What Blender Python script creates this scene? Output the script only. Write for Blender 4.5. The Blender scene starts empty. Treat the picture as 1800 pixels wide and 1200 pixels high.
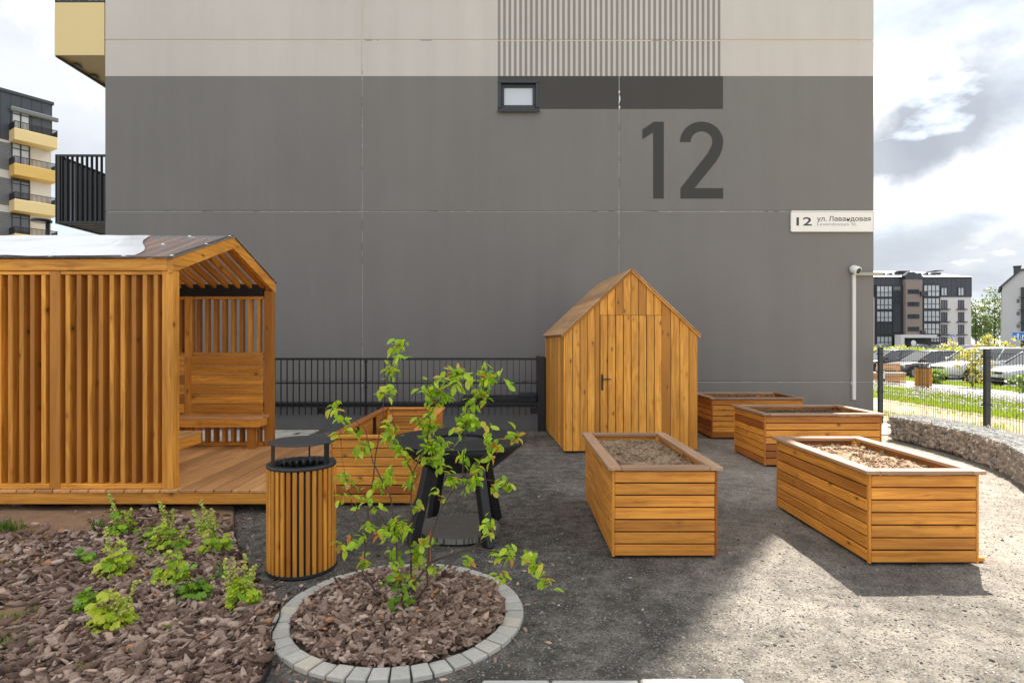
import bpy, math, random
import numpy as np
from mathutils import Vector, Matrix
from mathutils.geometry import tessellate_polygon
from mathutils import noise as mnoise
random.seed(7); rng = np.random.default_rng(11)
R = math.radians
SC = bpy.context.scene; COL = SC.collection
F = 1025.0; CH = 1.6
def P(x, y, d): return Vector(((x-900)*d/F, d, CH+(600-y)*d/F))      # photo point at a given distance
def G(x, y):                                                           # photo point on the ground
    d = F*CH/(y-600.0); return Vector(((x-900)*d/F, d, 0))
# ------------------------------------------------------------------ materials
class NT:
    def __init__(s, name):
        s.m = bpy.data.materials.new(name); s.m.use_nodes = True
        s.t = s.m.node_tree; s.b = s.t.nodes['Principled BSDF']; s.out = s.t.nodes['Material Output']
    def n(s, typ, ins=None, **kw):
        nd = s.t.nodes.new(typ)
        for k, v in kw.items(): setattr(nd, k, v)
        for k, v in (ins or {}).items(): s.put(nd.inputs[k], v)
        return nd
    def put(s, sock, v):
        if isinstance(v, bpy.types.NodeSocket): s.t.links.new(v, sock)
        else: sock.default_value = v
    def math(s, op, a, b=0.0, c=None, clamp=False):
        nd = s.t.nodes.new('ShaderNodeMath'); nd.operation = op; nd.use_clamp = clamp
        s.put(nd.inputs[0], a); s.put(nd.inputs[1], b)
        if c is not None: s.put(nd.inputs[2], c)
        return nd.outputs[0]
    def mix(s, f, a, b, mode='MIX'):
        nd = s.t.nodes.new('ShaderNodeMix'); nd.data_type = 'RGBA'; nd.blend_type = mode
        s.put(nd.inputs[0], f); s.put(nd.inputs[6], a); s.put(nd.inputs[7], b)
        return nd.outputs[2]
    def ramp(s, f, stops):
        nd = s.t.nodes.new('ShaderNodeValToRGB'); el = nd.color_ramp.elements
        while len(el) < len(stops): el.new(0.5)
        for e, (p, c) in zip(el, stops):
            e.position = p; e.color = c if len(c) == 4 else (*c, 1)
        s.put(nd.inputs[0], f); return nd.outputs[0]
    def noise(s, vec, scale, detail=4, rough=0.55):
        nd = s.n('ShaderNodeTexNoise', {'Scale': scale, 'Detail': detail, 'Roughness': rough})
        if vec is not None: s.put(nd.inputs['Vector'], vec)
        return nd.outputs[0]
    def obj(s): return s.n('ShaderNodeTexCoord').outputs['Object']
    def geo(s): return s.n('ShaderNodeNewGeometry').outputs['Position']
    def scale(s, vec, sc):
        return s.n('ShaderNodeVectorMath', {0: vec, 1: sc}, operation='MULTIPLY').outputs[0]
    def bump(s, h, dist=0.01, strength=0.5):
        b = s.n('ShaderNodeBump', {'Height': h, 'Distance': dist, 'Strength': strength})
        s.put(s.b.inputs['Normal'], b.outputs[0])
    def set(s, **kw):
        for k, v in kw.items(): s.put(s.b.inputs[k.replace('_', ' ')], v)
def c4(r, g, b): return (r, g, b, 1.0)
def srgb(r, g, b):
    f = lambda v: (v/255/12.92) if v/255 <= .04045 else ((v/255+.055)/1.055)**2.4
    return (f(r), f(g), f(b), 1.0)
def plain(name, col, rough=0.6, metal=0.0, var=0.12, nscale=6.0, bump=0.0, spec=0.5, coat=0.0):
    t = NT(name); o = t.geo()
    n = t.noise(o, nscale, 5)
    f = t.math('MULTIPLY_ADD', n, 2*var, 1.0-var)
    t.set(Base_Color=t.mix(1.0, c4(*col[:3]), t.n('ShaderNodeCombineColor', {0: f, 1: f, 2: f}).outputs[0], 'MULTIPLY'))
    t.set(Roughness=t.math('MULTIPLY_ADD', n, 0.2, rough-0.1), Metallic=metal)
    t.b.inputs['Specular IOR Level'].default_value = spec
    t.b.inputs['Coat Weight'].default_value = coat
    if bump: t.bump(t.noise(o, nscale*12, 4), 0.01, bump)
    return t.m
def wood(name, lo, hi, red, knot=0.035, rough=0.5, wear=0.0):
    t = NT(name)
    w = t.n('ShaderNodeAttribute', attribute_name='wco').outputs['Vector']
    tone = t.n('ShaderNodeAttribute', attribute_name='tone').outputs['Fac']
    warp = t.n('ShaderNodeTexNoise', {'Vector': t.scale(w, (1.6, 5, 5)), 'Scale': 1.0, 'Detail': 2}).outputs[0]
    v1 = t.scale(w, (1.3, 38, 38))
    add = t.n('ShaderNodeVectorMath', {0: v1, 1: t.n('ShaderNodeCombineXYZ', {1: t.math('MULTIPLY', warp, 5.0), 2: t.math('MULTIPLY', warp, 3.0)}).outputs[0]}, operation='ADD').outputs[0]
    g = t.noise(add, 1.0, 4, .6)
    fine = t.noise(t.scale(w, (5, 220, 220)), 1.0, 2)
    blot = t.noise(t.scale(w, (1.1, 4, 4)), 1.0, 2)
    c = t.ramp(g, [(0.28, lo), (0.5, tuple((a*.45+b*.55) for a, b in zip(lo, hi))), (0.7, hi)])
    c = t.mix(t.math('MULTIPLY', t.math('SUBTRACT', tone, 0.5, clamp=True), 1.9, clamp=True), c, red)
    c = t.mix(t.math('MULTIPLY_ADD', fine, .25, 0.0), c, lo)
    k = t.math('MULTIPLY_ADD', blot, .80, .62)
    k2 = t.math('MULTIPLY_ADD', tone, -.55, 1.30)
    kk = t.math('MULTIPLY', k, k2)
    c = t.mix(1.0, c, t.n('ShaderNodeCombineColor', {0: kk, 1: kk, 2: kk}).outputs[0], 'MULTIPLY')
    vo = t.n('ShaderNodeTexVoronoi', {'Vector': t.scale(w, (5.2, 11.0, 6.0)), 'Scale': 1.0, 'Randomness': 1.0})
    pick = t.math('GREATER_THAN', t.n('ShaderNodeSeparateColor', {0: vo.outputs['Color']}).outputs[0], .58)
    kn = t.n('ShaderNodeMapRange', {0: vo.outputs['Distance'], 1: knot*4.2, 2: knot*1.6, 3: 0.0, 4: 1.0}).outputs[0]
    halo = t.n('ShaderNodeMapRange', {0: vo.outputs['Distance'], 1: knot*9, 2: knot*3, 3: 0.0, 4: .45}).outputs[0]
    c = t.mix(t.math('MULTIPLY', halo, pick), c, tuple(x*.66 for x in lo[:3])+(1,))
    c = t.mix(t.math('MULTIPLY', t.math('MULTIPLY', kn, pick), .88), c, c4(.085, .028, .008))
    if wear:
        wn = t.noise(t.scale(w, (2, 14, 14)), 1.0, 3)
        c = t.mix(t.math('MULTIPLY', wn, wear), c, c4(.30, .22, .16))
    t.set(Base_Color=c, Roughness=t.math('MULTIPLY_ADD', g, .25, rough-.1))
    t.bump(t.math('ADD', g, t.math('MULTIPLY', fine, .5)), 0.004, .35)
    t.b.inputs['Specular IOR Level'].default_value = .35
    return t.m
def leafmat(name, stops, trans=0.45, rough=0.45):
    t = NT(name)
    tone = t.n('ShaderNodeAttribute', attribute_name='tone').outputs['Fac']
    c = t.ramp(tone, stops)
    n = t.noise(t.geo(), 90, 2)
    f = t.math('MULTIPLY_ADD', n, .5, .75)
    c = t.mix(1.0, c, t.n('ShaderNodeCombineColor', {0: f, 1: f, 2: f}).outputs[0], 'MULTIPLY')
    t.set(Base_Color=c, Roughness=rough)
    tr = t.n('ShaderNodeBsdfTranslucent', {'Color': t.mix(1.0, c, c4(1.25, 1.2, .5), 'MULTIPLY')})
    mx = t.n('ShaderNodeMixShader', {0: trans}); t.t.links.new(t.b.outputs[0], mx.inputs[1]); t.t.links.new(tr.outputs[0], mx.inputs[2])
    t.t.links.new(mx.outputs[0], t.out.inputs['Surface'])
    return t.m
def tonemat(name, stops, rough=0.85, nscale=60, var=.35, bump=.5, spec=.3):
    t = NT(name)
    tone = t.n('ShaderNodeAttribute', attribute_name='tone').outputs['Fac']
    c = t.ramp(tone, stops); n = t.noise(t.geo(), nscale, 4)
    f = t.math('MULTIPLY_ADD', n, 2*var, 1-var)
    c = t.mix(1.0, c, t.n('ShaderNodeCombineColor', {0: f, 1: f, 2: f}).outputs[0], 'MULTIPLY')
    t.set(Base_Color=c, Roughness=rough); t.b.inputs['Specular IOR Level'].default_value = spec
    if bump: t.bump(t.noise(t.geo(), nscale*2.2, 4), .004, bump)
    return t.m
MT = {}
W = lambda a, b, c: c4(a, b, c)
MT['slat'] = wood('stained_pine', W(.37, .128, .013), W(.77, .36, .055), W(.50, .185, .024))
MT['deckwood'] = wood('deck_boards', W(.42, .19, .055), W(.70, .37, .14), W(.58, .27, .09), knot=.02, wear=.3)
MT['bedwood'] = wood('bed_boards', W(.39, .132, .016), W(.74, .33, .052), W(.38, .105, .020), knot=.030)
MT['rimwood'] = wood('weathered_rim', W(.27, .15, .085), W(.42, .26, .16), W(.33, .18, .10), knot=.012, wear=.35)
MT['shedwood'] = wood('shed_boards', W(.40, .145, .016), W(.78, .38, .064), W(.55, .22, .030))
MT['roofwood'] = wood('shed_roof_boards', W(.33, .17, .07), W(.48, .28, .13), W(.40, .22, .10), knot=.015, wear=.3)
MT['black'] = plain('black_powder_coat', (.012, .013, .015), .45, 0, .25, 9)
MT['black2'] = plain('dark_steel', (.020, .021, .024), .42, .3, .3, 7, .15)
MT['anth'] = plain('anthracite_metal', (.035, .038, .043), .45, .2, .15, 5)
MT['kerbconc'] = plain('grey_render', (.12, .12, .12), .85, 0, .18, 4, .3)
MT['paver'] = tonemat('concrete_paver', [(0, (.36, .345, .31)), (.6, (.46, .44, .40)), (1, (.52, .46, .36))], .8, 40, .18, .5)
MT['white'] = plain('white_plastic', (.72, .72, .70), .4, 0, .05)
MT['signface'] = plain('sign_board', (.78, .74, .70), .45, 0, .04)
MT['ink'] = plain('sign_ink', (.045, .045, .042), .6, 0, .1)
MT['ink2'] = plain('sign_ink_pale', (.30, .29, .28), .6, 0, .1)
MT['numpaint'] = plain('number_paint', (.040, .0385, .036), .8, 0, .12, 3, .25)
MT['yellow'] = plain('yellow_panel', (.62, .40, .10), .5, 0, .06, 1)
MT['yellow2'] = plain('pale_yellow_panel', (.68, .52, .24), .5, 0, .06, 1)
MT['glass'] = plain('window_glass', (.03, .037, .045), .06, 0, .2, .7, spec=.9)
MT['glasslit'] = plain('pale_window_glass', (.42, .45, .46), .08, 0, .25, .9, spec=.8)
MT['rubber'] = plain('rubber', (.012, .012, .012), .8, 0, .2)
# ------------------------------------------------------------------ mesh builder
class MB:
    def __init__(s): s.v = []; s.f = []; s.w = []; s.t = []; s.mi = []; s.cm = 0; s.smooth = False
    def add(s, vs, fs, ws=None, tone=None):
        b = len(s.v); tone = random.random() if tone is None else tone
        o = Vector((random.uniform(-40, 40), random.uniform(-40, 40), random.uniform(-40, 40)))
        s.v += [tuple(v) for v in vs]; s.f += [tuple(i+b for i in f) for f in fs]
        s.w += [tuple(Vector(w)+o) for w in (ws or vs)]; s.t += [tone]*len(vs); s.mi += [s.cm]*len(fs)
        return s
    def obox(s, c, ax, ay, az, lx, ly, lz, ch=0.0, tone=None):
        """box, local x axis = grain; chamfered edges"""
        c = Vector(c); ax, ay, az = Vector(ax).normalized(), Vector(ay).normalized(), Vector(az).normalized()
        hx, hy, hz = lx/2, ly/2, lz/2; loc = []; fs = []
        if ch <= 0:
            for i in range(8): loc.append(((hx if i & 1 else -hx), (hy if i & 2 else -hy), (hz if i & 4 else -hz)))
            fs = [(0, 2, 3, 1), (4, 5, 7, 6), (0, 1, 5, 4), (2, 6, 7, 3), (0, 4, 6, 2), (1, 3, 7, 5)]
        else:
            idx = {}
            for i in range(8):
                sx, sy, sz = (1 if i & 1 else -1), (1 if i & 2 else -1), (1 if i & 4 else -1)
                for a in range(3):
                    p = [sx*hx, sy*hy, sz*hz]
                    for b in range(3):
                        if b != a: p[b] -= ch*(sx, sy, sz)[b]
                    idx[(i, a)] = len(loc); loc.append(tuple(p))
            def orient(f):
                p = [Vector(loc[i]) for i in f]; n = (p[1]-p[0]).cross(p[2]-p[0]); m = sum(p, Vector())/len(p)
                return f if n.dot(m) > 0 else tuple(reversed(f))
            for a in range(3):
                for sgn in (0, 1):
                    q = [i for i in range(8) if ((i >> a) & 1) == sgn]
                    b1, b2 = [b for b in range(3) if b != a]
                    q.sort(key=lambda i: ((i >> b1) & 1, ((i >> b2) & 1) ^ ((i >> b1) & 1)))
                    fs.append(orient(tuple(idx[(i, a)] for i in q)))
            for i in range(8):
                fs.append(orient(tuple(idx[(i, a)] for a in range(3))))
                for a in range(3):
                    j = i ^ (1 << a)
                    if j > i:
                        b1, b2 = [b for b in range(3) if b != a]
                        fs.append(orient((idx[(i, b1)], idx[(j, b1)], idx[(j, b2)], idx[(i, b2)])))
        vs = [c+ax*p[0]+ay*p[1]+az*p[2] for p in loc]
        return s.add(vs, fs, loc, tone)
    def box(s, x0, x1, y0, y1, z0, z1, ch=0.0, grain='x', tone=None):
        c = ((x0+x1)/2, (y0+y1)/2, (z0+z1)/2); l = (abs(x1-x0), abs(y1-y0), abs(z1-z0))
        A = [Vector((1, 0, 0)), Vector((0, 1, 0)), Vector((0, 0, 1))]
        o = {'x': (0, 1, 2), 'y': (1, 2, 0), 'z': (2, 0, 1)}[grain]
        return s.obox(c, A[o[0]], A[o[1]], A[o[2]], l[o[0]], l[o[1]], l[o[2]], ch, tone)
    def bar(s, p0, p1, w, t, up=(0, 0, 1), ch=0.0, tone=None):
        p0, p1 = Vector(p0), Vector(p1); ax = (p1-p0); L = ax.length; ax.normalize()
        ay = Vector(up).cross(ax)
        if ay.length < 1e-4: ay = Vector((1, 0, 0)).cross(ax)
        ay.normalize(); az = ax.cross(ay)
        return s.obox((p0+p1)/2, ax, ay, az, L, w, t, ch, tone)
    def tube(s, pts, rad, n=6, tone=None, cap=True):
        pts = [Vector(p) for p in pts]
        rads = rad if isinstance(rad, (list, tuple)) else [rad]*len(pts)
        vs = []; fs = []; ws = []; prev = None; L = 0
        for i, p in enumerate(pts):
            d = (pts[min(i+1, len(pts)-1)]-pts[max(i-1, 0)]).normalized()
            if prev is None: u = d.orthogonal().normalized()
            else: u = (prev-d*prev.dot(d)).normalized()
            prev = u; v = d.cross(u)
            if i: L += (p-pts[i-1]).length
            for k in range(n):
                a = 2*math.pi*k/n; vs.append(p+(u*math.cos(a)+v*math.sin(a))*rads[i]); ws.append((L, math.cos(a)*rads[i], math.sin(a)*rads[i]))
        for i in range(len(pts)-1):
            for k in range(n): fs.append((i*n+k, i*n+(k+1) % n, (i+1)*n+(k+1) % n, (i+1)*n+k))
        if cap:
            fs.append(tuple(reversed(range(n)))); fs.append(tuple((len(pts)-1)*n+k for k in range(n)))
        return s.add(vs, fs, ws, tone)
    def lathe(s, prof, c=(0, 0, 0), n=32, tone=None, closed=False):
        c = Vector(c); vs = []; fs = []; m = len(prof)
        for k in range(n):
            a = 2*math.pi*k/n
            for r, z in prof: vs.append(c+Vector((r*math.cos(a), r*math.sin(a), z)))
        for k in range(n):
            k2 = (k+1) % n
            for i in range(m-1 if not closed else m):
                j = (i+1) % m
                fs.append((k*m+i, k2*m+i, k2*m+j, k*m+j))
        return s.add(vs, fs, None, tone)
    def prism(s, poly, o, u, v, depth, tone=None):
        """polygon (2d) laid on plane o+u*x+v*y, extruded along u x v"""
        o, u, v = Vector(o), Vector(u), Vector(v); nn = u.cross(v).normalized()
        ar = sum(poly[i][0]*poly[(i+1) % len(poly)][1]-poly[(i+1) % len(poly)][0]*poly[i][1] for i in range(len(poly)))
        if ar < 0: poly = list(reversed(poly))
        n = len(poly); a = [o+u*x+v*y for x, y in poly]; b = [p+nn*depth for p in a]
        tri = tessellate_polygon([[Vector((x, y, 0)) for x, y in poly]])
        fs = []
        for t in tri:
            x = [poly[i] for i in t]
            if (x[1][0]-x[0][0])*(x[2][1]-x[0][1])-(x[2][0]-x[0][0])*(x[1][1]-x[0][1]) < 0: t = tuple(reversed(t))
            fs.append(tuple(i+n for i in t)); fs.append(tuple(reversed(t)))
        for i in range(n): j = (i+1) % n; fs.append((i, j, j+n, i+n))
        return s.add(a+b, fs, None, tone)
    def grid(s, fn, nu, nv, tone=None):
        vs = [fn(i/nu, j/nv) for i in range(nu+1) for j in range(nv+1)]
        fs = [(i*(nv+1)+j, (i+1)*(nv+1)+j, (i+1)*(nv+1)+j+1, i*(nv+1)+j+1) for i in range(nu) for j in range(nv)]
        return s.add(vs, fs, None, tone)
    def build(s, name, mats, parent=None, loc=None, smooth=None, world=True):
        inv = None
        if parent is not None and world: inv = ROOTM[parent.name].inverted()
        elif loc is not None: inv = Matrix.Translation(Vector(loc)).inverted()
        me = bpy.data.meshes.new(name)
        V = [tuple(inv @ Vector(v)) for v in s.v] if inv is not None else s.v
        me.from_pydata(V, [], s.f)
        mats = mats if isinstance(mats, (list, tuple)) else [mats]
        for m in mats: me.materials.append(m)
        if len(mats) > 1: me.polygons.foreach_set('material_index', s.mi)
        a = me.attributes.new('wco', 'FLOAT_VECTOR', 'POINT'); a.data.foreach_set('vector', np.array(s.w, dtype=np.float32).ravel())
        a = me.attributes.new('tone', 'FLOAT', 'POINT'); a.data.foreach_set('value', np.array(s.t, dtype=np.float32))
        if smooth or (smooth is None and s.smooth): me.polygons.foreach_set('use_smooth', [True]*len(me.polygons))
        me.update()
        return link(name, me, parent, loc)
ROOTM = {}
def link(name, me, parent=None, loc=None):
    o = bpy.data.objects.new(name, me); COL.objects.link(o)
    if parent is not None: o.parent = parent; ROOTM[o.name] = ROOTM[parent.name]
    elif loc is not None: o.location = loc; ROOTM[o.name] = Matrix.Translation(Vector(loc))
    else: ROOTM[o.name] = Matrix.Identity(4)
    return o
def tag(o, label, cat, group=None, kind=None):
    o['label'] = label; o['category'] = cat
    if group: o['group'] = group
    if kind: o['kind'] = kind
    return o
def thing(name, label, cat, loc=(0, 0, 0), rz=0.0, group=None):
    o = bpy.data.objects.new(name, None); COL.objects.link(o); o.empty_display_size = .1
    o.location = loc; o.rotation_euler = (0, 0, rz)
    ROOTM[o.name] = Matrix.LocRotScale(Vector(loc), Matrix.Rotation(rz, 3, 'Z'), None)
    return tag(o, label, cat, group)
def struct(o): o['kind'] = 'structure'; return o
def stuff(o): o['kind'] = 'stuff'; return o
def inst(name, tv, tf, locs, mats3, tones, mat, parent=None, loc=None, smooth=False, sel=None, return_data=False):
    """many copies of small templates as ONE mesh. tv: list of (n,3) arrays, tf: list of face lists; sel picks the template"""
    locs = np.asarray(locs, float); N = len(locs); sel = np.zeros(N, int) if sel is None else np.asarray(sel)
    VV = []; LI = []; LT = []; TT = []; base = 0
    for k in range(len(tv)):
        ids = np.nonzero(sel == k)[0]
        if len(ids) == 0: continue
        v = np.einsum('nij,vj->nvi', mats3[ids], np.asarray(tv[k], float))+locs[ids][:, None, :]
        nv = v.shape[1]; VV.append(v.reshape(-1, 3)); TT.append(np.repeat(tones[ids], nv))
        li = np.concatenate([np.array(f) for f in tf[k]]); lt = np.array([len(f) for f in tf[k]])
        LI.append((li[None, :]+(base+np.arange(len(ids))*nv)[:, None]).ravel()); LT.append(np.tile(lt, len(ids)))
        base += nv*len(ids)
    V = np.concatenate(VV); LI = np.concatenate(LI); LT = np.concatenate(LT); TT = np.concatenate(TT)
    if parent is not None:
        M = np.array(ROOTM[parent.name].inverted()); V = V @ M[:3, :3].T+M[:3, 3]
    elif loc is not None: V = V-np.array(loc)
    me = bpy.data.meshes.new(name)
    me.vertices.add(len(V)); me.vertices.foreach_set('co', V.astype(np.float32).ravel())
    me.loops.add(len(LI)); me.loops.foreach_set('vertex_index', LI.astype(np.int32))
    me.polygons.add(len(LT)); ls = np.concatenate([[0], np.cumsum(LT)[:-1]])
    me.polygons.foreach_set('loop_start', ls.astype(np.int32)); me.polygons.foreach_set('loop_total', LT.astype(np.int32))
    if smooth: me.polygons.foreach_set('use_smooth', np.ones(len(LT), bool))
    me.update(calc_edges=True); me.validate()
    a = me.attributes.new('tone', 'FLOAT', 'POINT'); a.data.foreach_set('value', TT.astype(np.float32))
    me.materials.append(mat)
    return link(name, me, parent, loc)
def rot_rand(N, flat=1.0, scale=None):
    """random rotations, yaw free, tilt limited by flat (radians)"""
    yaw = rng.uniform(0, 2*np.pi, N); a = rng.normal(0, flat, N); b = rng.normal(0, flat, N)
    cz, sz = np.cos(yaw), np.sin(yaw); ca, sa = np.cos(a), np.sin(a); cb, sb = np.cos(b), np.sin(b)
    O = np.zeros(N); I = np.ones(N)
    Rz = np.stack([np.stack([cz, -sz, O], 1), np.stack([sz, cz, O], 1), np.stack([O, O, I], 1)], 1)
    Rx = np.stack([np.stack([I, O, O], 1), np.stack([O, ca, -sa], 1), np.stack([O, sa, ca], 1)], 1)
    Ry = np.stack([np.stack([cb, O, sb], 1), np.stack([O, I, O], 1), np.stack([-sb, O, cb], 1)], 1)
    M = Rz @ Rx @ Ry
    if scale is not None: M = M*np.asarray(scale)[:, None, :]
    return M
def blob_templates(k, n_ring=6, rings=4, jit=.22, seed=3):
    r = np.random.default_rng(seed); T = []; Fs = []
    for _ in range(k):
        vs = [(0, 0, -1+r.uniform(0, .2))]
        for i in range(1, rings):
            th = math.pi*i/rings
            for j in range(n_ring):
                a = 2*math.pi*(j+.5*(i % 2))/n_ring; q = 1+r.normal(0, jit)
                vs.append((math.sin(th)*math.cos(a)*q, math.sin(th)*math.sin(a)*q, -math.cos(th)*q))
        vs.append((0, 0, 1-r.uniform(0, .2))); fs = []
        for j in range(n_ring): fs.append((0, 1+(j+1) % n_ring, 1+j))
        for i in range(rings-2):
            for j in range(n_ring):
                a = 1+i*n_ring+j; b = 1+i*n_ring+(j+1) % n_ring; fs.append((a, b, b+n_ring, a+n_ring))
        top = len(vs)-1; o = 1+(rings-2)*n_ring
        for j in range(n_ring): fs.append((o+j, o+(j+1) % n_ring, top))
        T.append(np.array(vs)); Fs.append(fs)
    return T, Fs
def chip_templates(k, seed=5):
    """bark chips: long ragged slabs, unit half length"""
    r = np.random.default_rng(seed); T = []; Fs = []
    for _ in range(k):
        vs = []; S = 5
        for i in range(S):
            x = -1+2*i/(S-1); taper = (1-.65*abs(x)**2.5)*(1+r.normal(0, .16)); bow = r.normal(0, .18)
            for (y, z) in ((-1, -.55), (-.92, .4), (-.2, 1.0), (.55, .75), (1, -.1), (.3, -.75)):
                vs.append((x+r.normal(0, .07), y*taper*(1+r.normal(0, .14))+bow, z*taper*(1+r.normal(0, .25))))
        fs = []
        for i in range(S-1):
            for j in range(6): a = i*6+j; b = i*6+(j+1) % 6; fs.append((a, a+6, b+6, b))
        fs.append(tuple(range(6))); fs.append(tuple(reversed(range((S-1)*6, S*6))))
        T.append(np.array(vs)); Fs.append(fs)
    return T, Fs
def leaf_template(wid=.5, fold=.25, droop=.25, n=5):
    """pointed oval leaf, base at origin, length 1 along +x"""
    vs = []; fs = []
    for i in range(n+1):
        u = i/n; h = wid*.5*math.sin(math.pi*min(1, u*.92+.04))**.8*(1.0 if i < n else .02); z = -droop*u*u
        vs += [(u, h, z+fold*h), (u, 0, z), (u, -h, z+fold*h)]
    for i in range(n):
        a = i*3; fs += [(a, a+1, a+4, a+3), (a+1, a+2, a+5, a+4)]
    return np.array(vs), fs
def lobed_template(seed, lobes=5, n=20):
    """round scalloped ruffled leaf, centre at origin, radius 1"""
    r = np.random.default_rng(seed); vs = [(0, 0, -.12)]; 
    for ring, q in ((0, .55), (1, 1.0)):
        for i in range(n):
            a = math.pi*(.06+1.88*i/(n-1)); rad = q*(1 if ring == 0 else .84+.16*abs(math.cos(lobes*a*.5))+r.normal(0, .03))
            vs.append((rad*math.cos(a), rad*math.sin(a), (.05 if ring == 0 else .16*math.sin(lobes*a+r.normal(0, .3))+.04)))
    fs = [(0, 1+i, 2+i) for i in range(n-1)]+[(1+i, 1+n+i, 2+n+i, 2+i) for i in range(n-1)]
    return np.array(vs), fs
def aim(dirs, roll=None):
    """rotation matrices with local x along dirs, local z roughly up"""
    d = np.asarray(dirs, float); d = d/np.linalg.norm(d, axis=1)[:, None]; N = len(d)
    up = np.tile([0, 0, 1.0], (N, 1))+rng.normal(0, .35, (N, 3)); y = np.cross(up, d); y /= np.linalg.norm(y, axis=1)[:, None]; z = np.cross(d, y)
    return np.stack([d, y, z], 2)
def text_mesh(body, size, bold=0.0):
    cu = bpy.data.curves.new('lettering', 'FONT'); cu.body = body; cu.size = size; cu.extrude = 0.0; cu.resolution_u = 6; cu.offset = bold
    o = bpy.data.objects.new('lettering', cu); COL.objects.link(o)
    dg = bpy.context.evaluated_depsgraph_get(); me = bpy.data.meshes.new_from_object(o.evaluated_get(dg))
    vs = [v.co.copy() for v in me.vertices]; fs = [tuple(p.vertices) for p in me.polygons]
    bpy.data.objects.remove(o); bpy.data.curves.remove(cu); bpy.data.meshes.remove(me)
    return vs, fs
def fit_text(mb, body, x0, x1, z0, z1, y, bold=0.0):
    """lettering filling the world rectangle x0..x1, z0..z1 on a board that faces -y"""
    vs, fs = text_mesh(body, 1.0, bold)
    ax, bx = min(v.x for v in vs), max(v.x for v in vs); ay, by = min(v.y for v in vs), max(v.y for v in vs)
    q = [Vector((x0+(v.x-ax)/(bx-ax)*(x1-x0), y, z0+(v.y-ay)/(by-ay)*(z1-z0))) for v in vs]
    mb.add(q, fs)
# ------------------------------------------------------------------ ground
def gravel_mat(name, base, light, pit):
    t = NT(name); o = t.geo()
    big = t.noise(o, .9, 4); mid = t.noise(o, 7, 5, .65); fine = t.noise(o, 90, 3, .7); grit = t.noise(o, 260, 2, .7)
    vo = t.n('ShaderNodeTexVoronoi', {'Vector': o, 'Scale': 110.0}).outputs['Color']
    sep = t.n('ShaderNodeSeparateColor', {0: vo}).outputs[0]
    dust = t.n('ShaderNodeMapRange', {0: t.math('ADD', t.n('ShaderNodeSeparateXYZ', {0: o}).outputs[0], t.math('MULTIPLY_ADD', big, 5.0, -2.5)), 1: .2, 2: 4.2, 3: -.26, 4: .40}).outputs[0]  # paler towards the right: dry dust, plus sunlit brightness painted into the colour
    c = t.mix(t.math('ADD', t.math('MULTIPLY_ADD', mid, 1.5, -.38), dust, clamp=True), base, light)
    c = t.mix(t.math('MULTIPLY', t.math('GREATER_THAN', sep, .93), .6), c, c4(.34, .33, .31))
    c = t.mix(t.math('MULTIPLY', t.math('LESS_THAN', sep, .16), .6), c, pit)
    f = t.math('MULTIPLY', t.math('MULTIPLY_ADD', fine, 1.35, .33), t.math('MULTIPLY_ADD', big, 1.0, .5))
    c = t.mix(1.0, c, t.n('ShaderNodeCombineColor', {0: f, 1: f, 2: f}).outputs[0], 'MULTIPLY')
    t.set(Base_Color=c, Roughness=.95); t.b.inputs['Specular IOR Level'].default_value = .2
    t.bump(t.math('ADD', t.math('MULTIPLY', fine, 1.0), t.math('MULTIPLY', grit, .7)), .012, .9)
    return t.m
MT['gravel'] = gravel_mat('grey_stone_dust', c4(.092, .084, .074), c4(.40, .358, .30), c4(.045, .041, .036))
MT['farground'] = plain('far_ground', (.16, .17, .10), .95, 0, .3, .3)
MT['asphalt'] = plain('asphalt', (.10, .10, .105), .9, 0, .25, 3, .4)
MT['sand'] = gravel_mat('sandy_soil', c4(.36, .29, .20), c4(.46, .38, .27), c4(.26, .2, .13))
MT['path'] = plain('pale_path_paving', (.42, .40, .37), .85, 0, .12, 2, .2)
def hills(x, y): return .010*mnoise.noise(Vector((x*1.3, y*1.3, 0)))+.006*mnoise.noise(Vector((x*4, y*4, 3)))
m = MB(); m.box(-700, 700, -60, 900, -.9, -.47); struct(m.build('ground', MT['farground']))
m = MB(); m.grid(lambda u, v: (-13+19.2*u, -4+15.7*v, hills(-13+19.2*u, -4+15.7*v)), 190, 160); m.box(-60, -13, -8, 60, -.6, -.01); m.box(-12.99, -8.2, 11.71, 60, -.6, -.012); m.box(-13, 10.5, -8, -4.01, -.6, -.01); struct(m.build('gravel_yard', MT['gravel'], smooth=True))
m = MB(); m.grid(lambda u, v: (6.2+4.3*u, -4+26*v, -.006+.6*hills(6.2+4.3*u, -4+26*v)-.004), 40, 160); struct(m.build('sandy_ground', MT['sand'], smooth=True))
MT['lawnsoil'] = plain('lawn_soil', (.12, .16, .035), .95, 0, .35, 3, .3)
m = MB(); m.box(10.5, 13.4, -4, 60, -.2, -.004); struct(m.build('lawn_ground', MT['lawnsoil']))
m = MB(); m.box(13.4, 16.0, -4, 75, -.2, .006); struct(m.build('path', MT['path']))
m = MB(); m.add([(16.0, -4, .0), (19.7, -4, -.33), (19.7, 75, -.33), (16.0, 75, .0), (16.0, -4, -.6), (19.7, -4, -.6), (19.7, 75, -.6), (16.0, 75, -.6)], [(0, 1, 2, 3), (0, 4, 5, 1), (1, 5, 6, 2), (2, 6, 7, 3), (3, 7, 4, 0)]); struct(m.build('verge', MT['lawnsoil']))
m = MB(); m.box(19.7, 28.4, -4, 110, -.46, -.35); m.box(28.4, 230, 50, 118, -.46, -.354); struct(m.build('parking_road', MT['asphalt']))
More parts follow.
